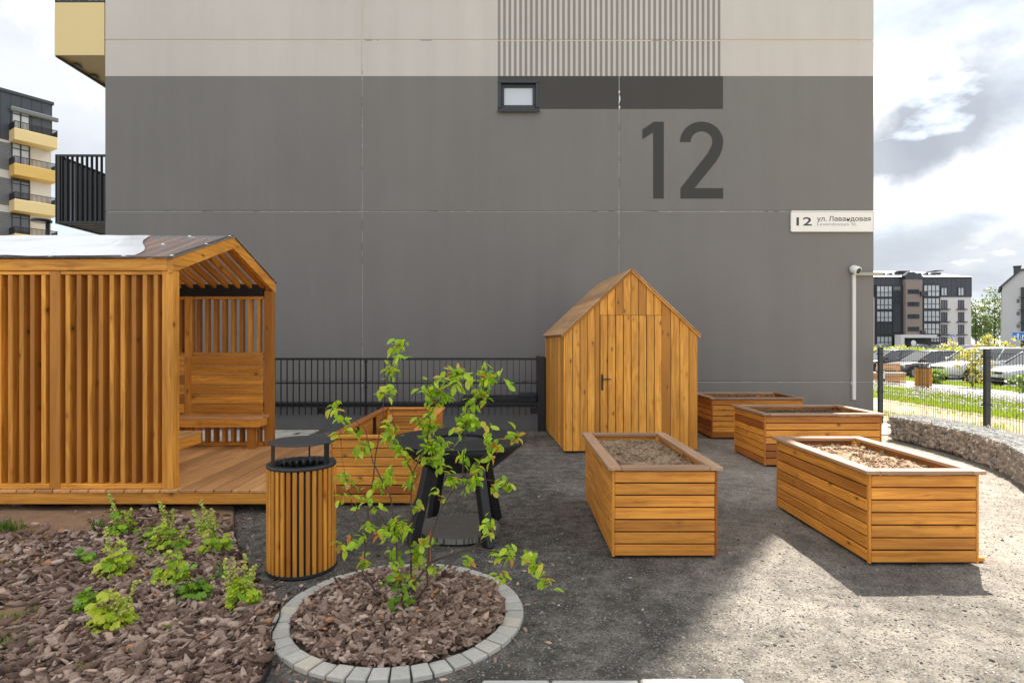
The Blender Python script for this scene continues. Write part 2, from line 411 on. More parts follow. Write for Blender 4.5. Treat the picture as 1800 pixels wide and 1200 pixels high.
# pale paving strip just inside the fence and sheet of slabs behind the pavilion
m = MB()
for i in range(6):
    for j in range(5): m.box(6.25+.2*i*.86, 6.25+.2*i*.86+.165, 10.0+.31*j, 10.0+.31*j+.3, -.05, .012, .004)
struct(m.build('pavement', MT['paver']))
m = MB()
for i in range(14):
    for j in range(9):
        x1 = -3.45-.2*i-(.1 if j % 2 else 0)+(.1 if i == 0 and j % 2 else 0)
        m.box(x1-.195, x1, 8.02+.27*j, 8.02+.27*j+.264, -.05, .02, .005)
struct(m.build('paved_path', MT['paver']))
m = MB()
x = -.14
while x < 1.05:
    l = random.uniform(.3, .5); m.box(x, x+l-.012, 1.9, 2.742+random.uniform(-.012, .012), -.06, .012+random.uniform(0, .006), .008); x += l
MT['palestone'] = plain('pale_stone_slab', (.46, .45, .42), .8, 0, .15, 8, .4)
struct(m.build('stone_kerb', MT['palestone']))
# ------------------------------------------------------------------ main building
YW = 11.6
def wz(y): return CH+(600-y)*YW/F
def wx(x): return (x-900)*YW/F
XL, XR = wx(184.5), wx(1536); ZT = 17.6
Z1, Z2, Z3 = wz(671), wz(371.5), wz(71); ZC = wz(134)
def wall_mat():
    t = NT('painted_precast_panels'); o = t.geo()
    sp = t.n('ShaderNodeSeparateXYZ', {0: o}); x, z = sp.outputs[0], sp.outputs[2]
    upper = t.math('GREATER_THAN', z, ZC)
    n1 = t.noise(o, .5, 5, .6); n2 = t.noise(t.scale(o, (3.0, 3.0, .22)), 1.0, 5, .6); n3 = t.noise(o, 45, 3)
    xa, xb = wx(875), wx(1271); pit = (xb-xa)/42
    inx = t.math('MULTIPLY', t.math('GREATER_THAN', x, xa), t.math('LESS_THAN', x, xb))
    st = t.math('LESS_THAN', t.math('FRACT', t.math('DIVIDE', t.math('SUBTRACT', x, xa), pit)), .5)
    st = t.math('MULTIPLY', t.math('MULTIPLY', inx, st), upper)
    band = t.math('MULTIPLY', t.math('MULTIPLY', inx, t.math('LESS_THAN', z, ZC)), t.math('GREATER_THAN', z, wz(192)))
    grey = c4(.186, .174, .165); beige = c4(.53, .482, .448); dark = c4(.064, .059, .055); stripe = c4(.235, .218, .205)
    c = t.mix(upper, grey, beige); c = t.mix(st, c, stripe); c = t.mix(band, c, dark)
    f = t.math('MULTIPLY', t.math('MULTIPLY_ADD', n1, .22, .89), t.math('MULTIPLY_ADD', n2, .20, .90))
    f = t.math('MULTIPLY', f, t.math('MULTIPLY_ADD', n3, .16, .92))
    dirt = t.n('ShaderNodeMapRange', {0: t.math('ADD', z, t.math('MULTIPLY', n2, 1.1)), 1: .35, 2: 1.15, 3: .80, 4: 1.0}).outputs[0]
    f = t.math('MULTIPLY', f, dirt)
    c = t.mix(1.0, c, t.n('ShaderNodeCombineColor', {0: f, 1: f, 2: f}).outputs[0], 'MULTIPLY')
    spots = t.n('ShaderNodeTexVoronoi', {'Vector': o, 'Scale': 2.3}).outputs['Distance']
    c = t.mix(t.math('MULTIPLY', t.math('LESS_THAN', spots, .012), .5), c, c4(.4, .39, .37))
    t.set(Base_Color=c, Roughness=.86); t.b.inputs['Specular IOR Level'].default_value = .3
    t.bump(t.math('ADD', n3, t.noise(o, 220, 2)), .003, .35)
    return t.m
MT['wall'] = wall_mat()
def caulk_mat():
    t = NT('joint_sealant'); o = t.geo()
    z = t.n('ShaderNodeSeparateXYZ', {0: o}).outputs[2]
    c = t.mix(t.math('GREATER_THAN', z, ZC), c4(.27, .26, .245), c4(.56, .48, .38))
    pale = t.math('GREATER_THAN', t.noise(t.scale(o, (3.6, 1, 3.6)), 2.0, 5, .7), .60)
    c = t.mix(t.math('MULTIPLY', pale, .45), c, c4(.48, .465, .43)); dk = t.math('LESS_THAN', t.noise(t.scale(o, (1.1, 1, 1.1)), 2.0, 5, .7), .40)
    c = t.mix(t.math('MULTIPLY', dk, .6), c, c4(.10, .095, .09))
    t.set(Base_Color=c, Roughness=.7); t.bump(t.noise(o, 60, 3), .004, .6)
    return t.m
MT['caulk'] = caulk_mat()
bld = thing('apartment_building', 'large grey and beige panel building with the painted number 12 and pinstripes', 'building', ((XL+XR)/2, YW, 0))
g = .012; BV = .010
xs = [XL, wx(636.5), wx(1088.5), XR]; zs = [-.3, Z1, Z2, Z3, ZC+3.9+.72, 14.4, ZT]
WX0, WX1, WZ0, WZ1 = wx(875.5), wx(947), wz(195), wz(141)
m = MB()
for i in range(3):
    for j in range(len(zs)-1):
        a, b, c, d = xs[i]+g, xs[i+1]-g, zs[j]+g, zs[j+1]-g
        if i == 0: a = xs[0]
        if i == 2: b = xs[3]
        if i == 1 and j == 2:
            m.box(a, WX0, YW, YW+.2, c, d); m.box(WX1, b, YW, YW+.2, c, d)
            m.box(WX0, WX1, YW, YW+.2, c, WZ0); m.box(WX0, WX1, YW, YW+.2, WZ1, d)
        else: m.box(a, b, YW, YW+.2, c, d, BV)
m.box(XL+.004, XR-.004, YW+.21, YW+13, -.3, ZT-.02)
m.build('wall', MT['wall'], bld)
m = MB()
for x in xs[1:3]: m.box(x-g+.0005, x+g-.0005, YW+.009, YW+.195, -.3, ZT-.02)
for z in zs[1:-1]:
    for i in range(3): m.box(xs[i]+g, xs[i+1]-g, YW+.0085, YW+.194, z-g+.0005, z+g-.0005)
m.build('joint_sealant', MT['caulk'], bld)
# blobs of white filler on the joint right of the dark band
m = MB()
for (y0, y1) in ((160, 165), (168, 182), (186, 193)):
    m.tube([(xs[2]+random.uniform(-.01, .01), YW+.004, wz(y0+(y1-y0)*k/3)) for k in range(4)], [.008, .016, .013, .006], 6)
m.build('joint_filler', MT['white'], bld)
win = MB(); e = .06
win.box(WX0+.002, WX1-.002, YW-.015, YW+.12, WZ1-e, WZ1-.002, .004); win.box(WX0+.002, WX1-.002, YW+.01, YW+.12, WZ0+.002, WZ0+e, .004)
win.box(WX0+.002, WX0+e, YW-.008, YW+.12, WZ0+e, WZ1-e, .004); win.box(WX1-e, WX1-.002, YW-.008, YW+.12, WZ0+e, WZ1-e, .004)
i0 = e+.0; 
for (a, b, c, d) in ((WX0+i0, WX1-i0, WZ0+e, WZ0+e+.075), (WX0+i0, WX1-i0, WZ1-e-.06, WZ1-e)): win.box(a, b, YW+.05, YW+.115, c, d, .006)
for (a, b) in ((WX0+i0, WX0+i0+.06), (WX1-i0-.06, WX1-i0)): win.box(a, b, YW+.051, YW+.114, WZ0+e+.075, WZ1-e-.06, .006)
wf = win.build('window', MT['anth'], bld)
m = MB(); m.box(WX0+.1, WX1-.1, YW+.085, YW+.1, WZ0+.12, WZ1-.1)
MT['pane'] = plain('frosted_pane', (.50, .53, .58), .25, 0, .05, 1.2, spec=.8)
m.build('pane', MT['pane'], wf)
m = MB(); m.box(WX0-.01, WX1+.02, YW-.07, YW+.02, WZ0-.012, WZ0+.012, .004); m.box(WX0-.008, WX1+.018, YW-.068, YW-.064, WZ0-.04, WZ0-.013)
m.build('sill', MT['anth'], wf)
# painted house number
def pxpoly(pts): return [(wx(840+a/2.5), wz(b/2.5)) for a, b in pts]
one = [(723, 570), (772, 536), (817, 536), (817, 873), (770, 873), (770, 583), (723, 613)]
arc = lambda cx, cy, rx, ry, a0, a1, n: [(cx+rx*math.cos(R(a0+(a1-a0)*k/n)), cy-ry*math.sin(R(a0+(a1-a0)*k/n))) for k in range(n+1)]
two = arc(983, 625, 95, 90, 180, 0, 22)+[(1074, 655), (1062, 685), (1046, 712), (952, 827), (1078, 827), (1078, 873), (890, 873), (890, 828), (1008, 676), (1022, 652), (1030, 630)]+arc(983, 622, 47.5, 44, 0, 180, 16)[1:]+[(935, 625)]
m = MB(); m.prism(pxpoly(one), (0, YW-.0015, 0), (1, 0, 0), (0, 0, 1), .0012); m.prism(pxpoly(two), (0, YW-.0015, 0), (1, 0, 0), (0, 0, 1), .0012)
m.build('painted_number', MT['numpaint'], bld)
# balconies on the left flank
def grille(mb, x0, x1, y0, y1, z0, z1, pitch, t=.012, w=.045):
    n = int((x1-x0)/pitch)
    for k in range(n+1):
        x = x0+(x1-x0)*k/n; mb.bar((x, y0+.01, z0), (x, y0+.01, z1), t, w, (0, 1, 0))
    n = int((y1-y0)/pitch)
    for k in range(n+1):
        y = y0+(y1-y0)*k/n; mb.bar((x0+.01, y, z0), (x0+.01, y, z1), t, w, (1, 0, 0))
    for z in (z0, z1): mb.box(x0-.02, x1, y0-.015, y0+.03, z-.02, z+.02); mb.box(x0-.02, x0+.03, y0+.03, y1, z-.019, z+.019)
b0, b1, c0, c1 = wx(95), wx(183)-.004, wz(97), wz(4)
for zz in (0, (Z3-Z2), 2*(Z3-Z2)):
    m = MB(); m.box(b0, b1, YW+.01, YW+.05, c0+zz, c1+zz, .004); m.box(b0, b0+.04, YW+.05, YW+3.0, c0+zz, c1+zz, .004); m.box(b0+.04, b1, YW+.05, YW+3.0, c0+.02+zz, c0+.14+zz)
    bp = m.build('balcony', MT['yellow2'], bld)
    m = MB(); m.box(b0+.01, b0+.06, YW+.02, YW+2.98, c0-.03+zz, c0-.001+zz); grille(m, b0+.02, b1, YW+.03, YW+2.9, c1+.03+zz, c1+.5+zz, .11)
    for k in range(5): m.box(b0+.10, b0+.2, YW+.35+.5*k, YW+.5+.5*k, c0-.02+zz, c0-.002+zz)
    m.build('railing', MT['black'], bp)
b0, b1, c0, c1 = wx(99.5), wx(186)-.006, wz(393), wz(273)
m = MB(); grille(m, b0, b1, YW+.02, YW+3.0, c0+.03, c1, .094, .014, .06)
m.box(b0-.03, b0+.06, YW+.0, YW+.06, c0, c1+.015); m.box(b0-.03, b0+.05, YW+.06, YW+3.0, c0+.0, c0+.06)
m.box(b0+.05, b1, YW+.03, YW+.1, c0+.01, c0+.05); m.bar((b0+.3, YW+2.9, c0+1.2), (b1-.1, YW+.3, c0+.8), .05, .05)
for k in range(16): m.box(b0+.06, b1, YW+.14+.18*k, YW+.25+.18*k, c0+.012, c0+.04)
m.build('slatted_balcony', MT['black'], bld)
# ------------------------------------------------------------------ address sign, camera, duct
a0, a1, d0, d1 = wx(1390), wx(1535)-.02, wz(407), wz(373)
sg = thing('address_sign', 'cream address board reading 12 in Russian and English at the wall corner', 'sign', ((a0+a1)/2, YW-.05, d0))
m = MB(); m.box(a0, a1, YW-.035, YW-.003, d0, d1, .004); m.build('board', MT['signface'], sg)
m = MB(); e = .022
m.box(a0-.004, a1+.004, YW-.044, YW-.002, d1+.0005, d1+e, .003); m.box(a0-.004, a1+.004, YW-.043, YW-.0025, d0-e*.5, d0-.0005, .003)
m.box(a0-e*.6, a0-.0005, YW-.042, YW-.003, d0, d1, .003); m.box(a1+.0005, a1+e*.6, YW-.042, YW-.003, d0, d1, .003)
m.build('frame', MT['signface'], sg)
m = MB(); yy = YW-.0365; fit_text(m, '12', wx(1398.5), wx(1425.5), wz(397.2), wz(382.5), yy, .015); m.build('house_number', MT['ink'], sg); m = MB(); fit_text(m, 'ул. Лавандовая', wx(1434.5), wx(1528.5), wz(391.5), wz(380.8), yy, .010)
m.build('street_lettering', MT['ink'], sg)
m = MB(); fit_text(m, 'Lavandovaya St.', wx(1435), wx(1504.5), wz(398.8), wz(391.8), yy); m.build('translated_lettering', MT['ink2'], sg)
cx_, cz_ = wx(1499), wz(475)
cam_t = thing('security_camera', 'small white bullet security camera at the top of the white wall duct', 'camera', (cx_, YW-.06, cz_))
m = MB(); q = Vector((cx_-.01, YW-.1, cz_+.0)); dv = Vector((.35, -.8, -.42)).normalized(); pts = [q-dv*.10, q-dv*.095, q-dv*.06, q, q+dv*.075, q+dv*.08]
m.tube(pts, [.02, .05, .075, .082, .08, .07], 18); m.smooth = True; bo = m.build('body', MT['white'], cam_t, smooth=True)
m = MB(); m.tube([q+dv*.0805, q+dv*.088], [.062, .055], 18); m.build('lens', MT['black'], cam_t)
m = MB(); m.tube([(cx_, YW-.003, cz_-.02), (cx_, YW-.06, cz_-.02), q-dv*.05], .028, 10); m.build('bracket', MT['white'], cam_t)
m = MB(); xx = wx(1499.5); MT['duct'] = plain('white_duct', (.60, .59, .56), .5, 0, .06)
m.box(xx-.033, xx+.033, YW-.05, YW-.002, wz(702), wz(482), .004)
ct = thing('cable_duct', 'tall white cable duct running down the grey wall below the camera', 'duct', (xx, YW, wz(702)))
m.build('vertical_channel', MT['duct'], ct)
m2 = MB(); m2.box(xx+.034, XR+.16, YW-.045, YW-.003, wz(484.5), wz(479), .003); m2.build('horizontal_channel', plain('beige_duct', (.34, .31, .28), .6), ct)
m2 = MB(); m2.box(xx-.05, xx-.034, YW-.03, YW-.002, wz(676), wz(670)); m2.build('clip', MT['duct'], ct)
# ------------------------------------------------------------------ light well: parapet, railing, hatch
YP = 10.45; pz = lambda y: CH+(600-y)*YP/F; px_ = lambda x: (x-900)*YP/F
PX0, PX1 = -6.3, px_(947)
pw = thing('light_well', 'low grey parapet with black metal coping along the wall foot', 'parapet', ((PX0+PX1)/2, YP, 0))
m = MB(); m.box(PX0, PX1, YP, YP+.16, -.1, pz(713.5), .006); m.box(PX1-.16, PX1, YP+.161, YW-.03, -.1, pz(713.6), .004); m.build('wall', MT['kerbconc'], pw)
m = MB(); m.box(PX0-.02, PX1+.03, YP-.03, YP+.2, pz(713), pz(707.5), .004); m.build('coping', MT['black2'], pw)
m = MB()
for x in (558, 662, 932, 470): m = MB(); m.box(px_(x), px_(x+13), YP-.003, YP+.01, pz(727), pz(716)); m.build('vent', MT['black'], pw)
m = MB(); m.box(px_(808), px_(944), YP+.22, YP+.95, pz(711), pz(702), .006)
hz = m.build('hatch', MT['black2'], pw)
m = MB(); m.box(px_(816), px_(925), YP+.5, YP+.52, pz(701.9), pz(699)); m.box(px_(850), px_(856), YP+.4, YP+.5, pz(701.9), pz(684)); m.box(px_(912), px_(944), YP+.3, YP+.6, pz(701.8), pz(694), .01)
m.build('hatch_bar', MT['anth'], hz)
rl = thing('black_railing', 'black steel bar railing in front of the parapet and grey wall', 'railing', ((PX0+PX1)/2, YP-.06, 0))
m = MB(); yr = YP-.05
m.box(PX0, px_(945), yr-.02, yr+.02, pz(632.5), pz(628.5), .003); m.build('top_rail', MT['black'], rl)
m = MB(); m.box(PX0, px_(945), yr-.010, yr+.014, pz(674), pz(671)); m.build('middle_rail', MT['black'], rl)
m = MB(); n = int((px_(945)-PX0)/.109)
for k in range(n): 
    x = PX0+.109*k; r_ = .0085 if x < px_(645) else .0055
    m.box(x-r_, x+r_, yr-.009, yr+.009, pz(728.5), pz(632.6))
m.build('balusters', MT['black'], rl)
for x in (-5.0, px_(643.5)):
    m = MB(); m.box(x-.016, x+.016, yr+.021, yr+.05, pz(728.5), pz(633)); 
    for y in (635, 672, 680): m.box(x-.026, x+.026, yr+.019, yr+.052, pz(y+1.5), pz(y-1.5))
    m.build('post', MT['black'], rl)
m = MB(); m.box(px_(945.3), px_(958), YP-.09, YP+.04, -.02, pz(626.5), .006); m.box(px_(947.2), px_(953), YP+.041, YW-.02, pz(760), pz(628)); m.build('end_panel', MT['black'], rl)
# ------------------------------------------------------------------ wooden pavilion
PV = thing('wooden_pavilion', 'slatted timber pavilion with a clear gabled roof and wooden deck', 'pavilion', (-4.6, 6.6, 0))
Y0, Y1, YR = 5.41, 7.77, 6.59; GX = -3.15; LX = -7.1; DX = -1.93; ZE, ZR = 2.365, 2.775; DZ = .228
m = MB(); m.box(LX-.3, DX, Y0, Y0+.06, .092, .198, .004); m.box(LX-.3, DX, Y1-.06, Y1, .092, .197, .004); m.box(DX-.06, DX, Y0+.061, Y1-.061, .092, .196, .004, 'y')
for y in (6.0, 6.6, 7.2): m.box(LX-.3, DX-.061, y, y+.05, .10, .198)
m.build('base_frame', MT['slat'], PV)
m = MB(); x = DX
while x > LX-.28:
    m.box(x-.164, x-.009, Y0-.012+random.uniform(-.003, .003), Y1+.01, .199, DZ+random.uniform(-.001, .001), .004, 'y'); x -= .166
m.build('deck', MT['deckwood'], PV)
for x in (-2.2, -3.5, -4.75, -6.0, -7.2):
    for y in (5.62, 7.5):
        m = MB(); m.lathe([(0, -.03), (.065, -.03), (.055, .06), (.052, .0915), (0, .0915)], (x, y, 0), 12); f = m.build('footing', MT['kerbconc'], PV, smooth=False)
        m = MB(); m.box(x-.16, x+.16, y-.16, y+.14, -.03, .014, .004); m.build('foot_pad', MT['anth'], f)
def post(x0, x1, y0, y1, z1): 
    m = MB(); m.box(x0, x1, y0, y1, DZ+.002, z1, .004, 'z'); return m.build('post', MT['slat'], PV)
for (x0, x1) in ((GX-.105, GX), (LX, LX+.105)): post(x0, x1, Y0+.012, Y0+.115, ZE-.105); post(x0, x1, Y1-.115, Y1-.012, ZE-.105)
def slat_panel(x0, x1, y, z0, z1, dep=.118, frame=True, pitch=.1085, name='slat_panel'):
    m = MB(); t = .041
    m.box(x0, x1, y, y+dep+.004, z1-.035, z1, .003); m.box(x0, x1, y-.002, y+dep+.002, z0, z0+.045, .003)
    n = max(1, int(round((x1-x0-.02)/pitch))); 
    for k in range(n):
        xx = x0+.012+(x1-x0-.024)*(k+.5)/n
        m.box(xx-t/2, xx+t/2, y+.004+random.uniform(-.002, .002), y+dep, z0+.0455, z1-.0355, .003, 'z')
    return m.build(name, MT['slat'], PV)
# front wall: wide studs and slat panels between
sx = [GX-.107, wx(0)*0-4.205, -5.26, -6.31, LX+.107]
studs = [-4.205, -5.26, -6.31]
for s_ in studs: post(s_-.096, s_, Y0+.014, Y0+.112, 2.258)
xb = GX-.107
for s_ in studs+[LX+.2]:
    slat_panel(s_+.002 if s_ != LX+.2 else LX+.107, xb, Y0+.018, DZ+.004, 2.256); xb = s_-.098
# back wall: slats above, boards as a backrest, slats below
xb = GX-.117
for s_ in studs+[LX+.2]:
    xa = s_+.002 if s_ != LX+.2 else LX+.107
    slat_panel(xa, xb, Y1-.105, 1.41, 2.19, .09); slat_panel(xa, xb, Y1-.105, DZ+.004, .66, .09)
    m = MB()
    for k in range(6): m.box(xa, xb, Y1-.135, Y1-.106, .665+.1245*k, .665+.1245*k+.118, .003)
    m.build('backrest', MT['slat'], PV); xb = s_-.098
for s_ in studs: post(s_-.096, s_, Y1-.112, Y1-.014, 2.19)
m = MB(); m.box(LX+.12, GX-.118, Y1-.115, Y1-.05, 2.195, 2.35); m.build('wall_plate', MT['black'], PV); m = MB(); m.box(LX+.12, GX-.118, Y0+.05, Y0+.1, 2.262, 2.35); m.build('wall_plate', MT['black'], PV)
# eaves boards and gables
m = MB(); m.box(LX+.05, GX-.0475, Y0+.001, Y0+.045, ZE-.107, ZE-.002, .004); m.build('eaves_board', MT['slat'], PV)
m = MB(); m.box(LX+.05, GX-.0475, Y1-.045, Y1-.001, ZE-.107, ZE-.002, .004); m.build('eaves_board', MT['slat'], PV)
slope = math.atan2(ZR-ZE, YR-Y0)
for X in (GX-.045, LX):
    for s_ in (-1, 1):
        m = MB(); ye = YR+s_*(YR-Y0+.0); vd = .125
        pl = [(ye, ZE), (YR, ZR), (YR, ZR-vd), (ye, ZE-vd)] if s_ < 0 else [(YR, ZR-.001), (ye, ZE), (ye, ZE-vd), (YR, ZR-vd-.001)]
        o0 = len(m.v); m.prism(pl, (X, 0, 0), (0, 1, 0), (0, 0, 1), .048); m.w = [(y_, z_, x_) for (x_, y_, z_) in m.v]
        m.build('bargeboard', MT['slat'], PV)
m = MB(); xx = GX-.13
while xx > LX+.1:
    for s_ in (-1, 1):
        a = Vector((xx, YR+s_*.02, ZR-.05)); b = Vector((xx, YR+s_*(YR-Y0-.08), ZE-.035)); m.bar(a, b, .042, .085, (0, 0, 1), .003)
    xx -= .155
m.build('rafters', MT['slat'], PV)
def sheet_mat():
    t = NT('clear_roof_sheet'); t.set(Base_Color=c4(.50, .52, .55), Roughness=.12, Alpha=.30)
    t.b.inputs['Specular IOR Level'].default_value = .6; return t.m
MT['sheet'] = sheet_mat()
m = MB()
for s_ in (-1, 1):
    a = (YR, ZR+.012); b = (YR+s_*(YR-Y0+.035), ZE+.004)
    m.prism([a, b, (b[0], b[1]+.006), (a[0], a[1]+.006)], (LX-.03, 0, 0), (0, 1, 0), (0, 0, 1), GX-LX+.055)
rs = m.build('roof_sheet', MT['sheet'], PV)
m = MB()
for X in (GX-.02, LX+.02): 
    for s_ in (-1, 1): m.bar((X, YR+s_*.0, ZR+.021), (X, YR+s_*(YR-Y0+.034), ZE+.013), .05, .004)
m.bar((LX, Y0-.03, ZE+.012), (GX+.02, Y0-.03, ZE+.012), .03, .005)
m.build('edge_trim', MT['anth'], rs)
m = MB()
for X in (-3.17, -3.62, -4.3, -4.9, -5.6, -6.3):
    for u in (.04, .55, .97):
        for s_ in (-1, 1):
            p = Vector((X, YR+s_*(YR-Y0+.02)*(1-u), ZE+.012+(ZR-ZE)*u)); m.lathe([(0, .016), (.012, .014), (.02, .004), (.02, -.003)], p, 10)
m.build('washers', MT['white'], rs)
MT['glare'] = plain('white_glare_sheet', (.78, .79, .80), .30, 0, .06, 3, spec=.6)  # white overlay that paints the sky glare onto the roof sheet
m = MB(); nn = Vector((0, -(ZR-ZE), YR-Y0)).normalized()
def glarept(u, v):
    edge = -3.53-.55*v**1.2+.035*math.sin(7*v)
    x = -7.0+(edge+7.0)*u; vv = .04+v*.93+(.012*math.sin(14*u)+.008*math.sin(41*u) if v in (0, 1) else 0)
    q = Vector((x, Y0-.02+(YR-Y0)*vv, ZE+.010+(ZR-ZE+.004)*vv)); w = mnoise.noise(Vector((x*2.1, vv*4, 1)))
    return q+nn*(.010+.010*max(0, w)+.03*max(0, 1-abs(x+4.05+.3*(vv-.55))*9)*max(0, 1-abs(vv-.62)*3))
m.grid(glarept, 90, 60); m.build('glare_sheet', MT['glare'], rs, smooth=True)
# benches
m = MB(); 
for k in range(3): m.box(LX+.2, GX-.045, 7.375+.118*k, 7.375+.118*k+.112, .605, .64, .004)
bs = m.build('bench', MT['deckwood'], PV)
m = MB(); m.box(LX+.2, GX-.047, 7.38, 7.415, .515, .604, .003); m.box(GX-.085, GX-.048, 7.416, 7.62, .516, .604, .003, 'y')
for x in (-3.3, -4.3, -5.3, -6.3): m.box(x-.09, x, 7.45, 7.54, DZ+.002, .515, .003, 'z')
m.build('apron', MT['slat'], bs)
m = MB(); 
for k in range(4): m.box(-3.80+.112*k, -3.80+.112*k+.106, 5.56, 6.32, .605, .637, .004, 'y')
bs = m.build('bench', MT['deckwood'], PV)
m = MB(); m.box(-3.395, -3.358, 5.56, 6.30, .505, .604, .003, 'y'); m.box(-3.80, -3.396, 6.26, 6.30, .506, .604, .003); m.box(-3.72, -3.64, 5.9, 5.98, DZ+.002, .604, 0, 'z')
m.build('apron', MT['slat'], bs)
# ------------------------------------------------------------------ shed
SH = thing('garden_shed', 'narrow timber garden shed with a steep roof beside the wall', 'shed', (.745, 8.36, 0), R(4.0))
SW, SD, EZ, PZ = 1.965, 2.15, 1.715, 2.63
def plank_wall(mb, x0, x1, fz, y, n, t=.022, zb=.03, skip=None):
    cuts = n if isinstance(n, list) else [x0+(x1-x0)*k/n for k in range(n+1)]
    for a, b in zip(cuts, cuts[1:]):
        a, b = a+.0042, b-.0042; za, zc = fz(a), fz(b); mid = (a+b)/2
        z0 = zb if not (skip and skip(mid)) else skip(mid)
        poly = [(a, z0), (b, z0), (b, zc)]+([(SW/2, PZ-.02)] if a < SW/2 < b else [])+[(a, za)]
        s = len(mb.v); mb.prism(poly, (0, y, 0), (1, 0, 0), (0, 0, 1), t)
        o = Vector((random.uniform(-40, 40), random.uniform(-40, 40), random.uniform(-40, 40)))
        mb.w[s:] = [tuple(Vector((v[2], v[0]-a, v[1]))+o) for v in mb.v[s:]]
gz = lambda x: EZ+(PZ-.02-EZ)*(1-abs(x-SW/2)/(SW/2))
DX0, DX1, DTZ = .52, 1.43, 1.975
m = MB(); plank_wall(m, 0.02, SW, gz, .022, [.0225, .125, .232, .34, .45, DX0]+[DX0+(DX1-DX0)*k/8 for k in range(1, 9)]+[1.565, 1.70, 1.835, SW], skip=lambda x: DTZ+.006 if DX0 < x < DX1 else 0)
m.box(-.002, .022, -.002, .03, .03, gz(0), .003, 'z')
m.build('front_wall', MT['shedwood'], SH, world=False)
m = MB(); plank_wall(m, 0, SW, gz, SD, 17); m.build('back_wall', MT['shedwood'], SH, world=False)
for (X, s_) in ((0, 1), (SW, -1)):
    m = MB(); n = 18; w = (SD-.05)/n
    for k in range(n): m.box(X if s_ > 0 else X-.022, X+.022 if s_ > 0 else X, .026+w*k+.004, .026+w*(k+1)-.004, .03, EZ+.005, .003, 'z')
    m.build('side_wall', MT['shedwood'], SH, world=False)
m = MB(); m.box(.03, SW-.03, .05, SD-.05, -.02, .10); m.box(.026, SW-.026, .026, SD-.026, .101, EZ-.02); m.build('dark_core', MT['black'], SH, world=False)  # black box added inside the shed to keep the plank gaps dark
m = MB(); nb = 8; w = (DX1-DX0)/nb
for k in range(nb): m.box(DX0+.006+w*k+.0035, DX0+.002+w*(k+1)-.0035, -.003, .02, .035, DTZ, .002, 'z')
dr = m.build('door', MT['shedwood'], SH, world=False)
m = MB(); m.box(DX0+.02, DX0+.048, -.012, -.0035, .90, 1.13, .003); m.tube([(DX0+.034, -.012, 1.06), (DX0+.034, -.05, 1.06), (DX0+.15, -.05, 1.06)], .009, 8)
m.tube([(DX0+.034, -.013, .96), (DX0+.034, -.018, .96)], .008, 8); m.build('handle', MT['black'], dr, world=False)
for s_ in (-1, 1):
    m = MB(); n = 9; top = Vector((SW/2, 0, PZ)); eav = Vector((SW/2+s_*(SW/2+.035), 0, EZ-.035)); dv = eav-top; L = dv.length; dv.normalize(); nv = Vector((-dv.z*s_, 0, dv.x*s_)); nv = nv if nv.z > 0 else -nv
    for k in range(n):
        c = top+dv*(L*(k+.5)/n)+nv*.014+Vector((0, SD/2+.0, 0)); m.obox(c, (0, 1, 0), dv, nv, SD+.055, L/n-.003, .022, .002)
    m.build('roof', MT['roofwood'], SH, world=False)
    m = MB(); c0_, c1_ = top+Vector((0, -.0, -.018)), eav+Vector((0, 0, -.018))
    m.bar(c0_+Vector((0, -.014, 0)), c1_+Vector((0, -.014, 0)), .022, .02, (0, 0, 1), .002); m.build('verge_trim', MT['shedwood'], SH, world=False)
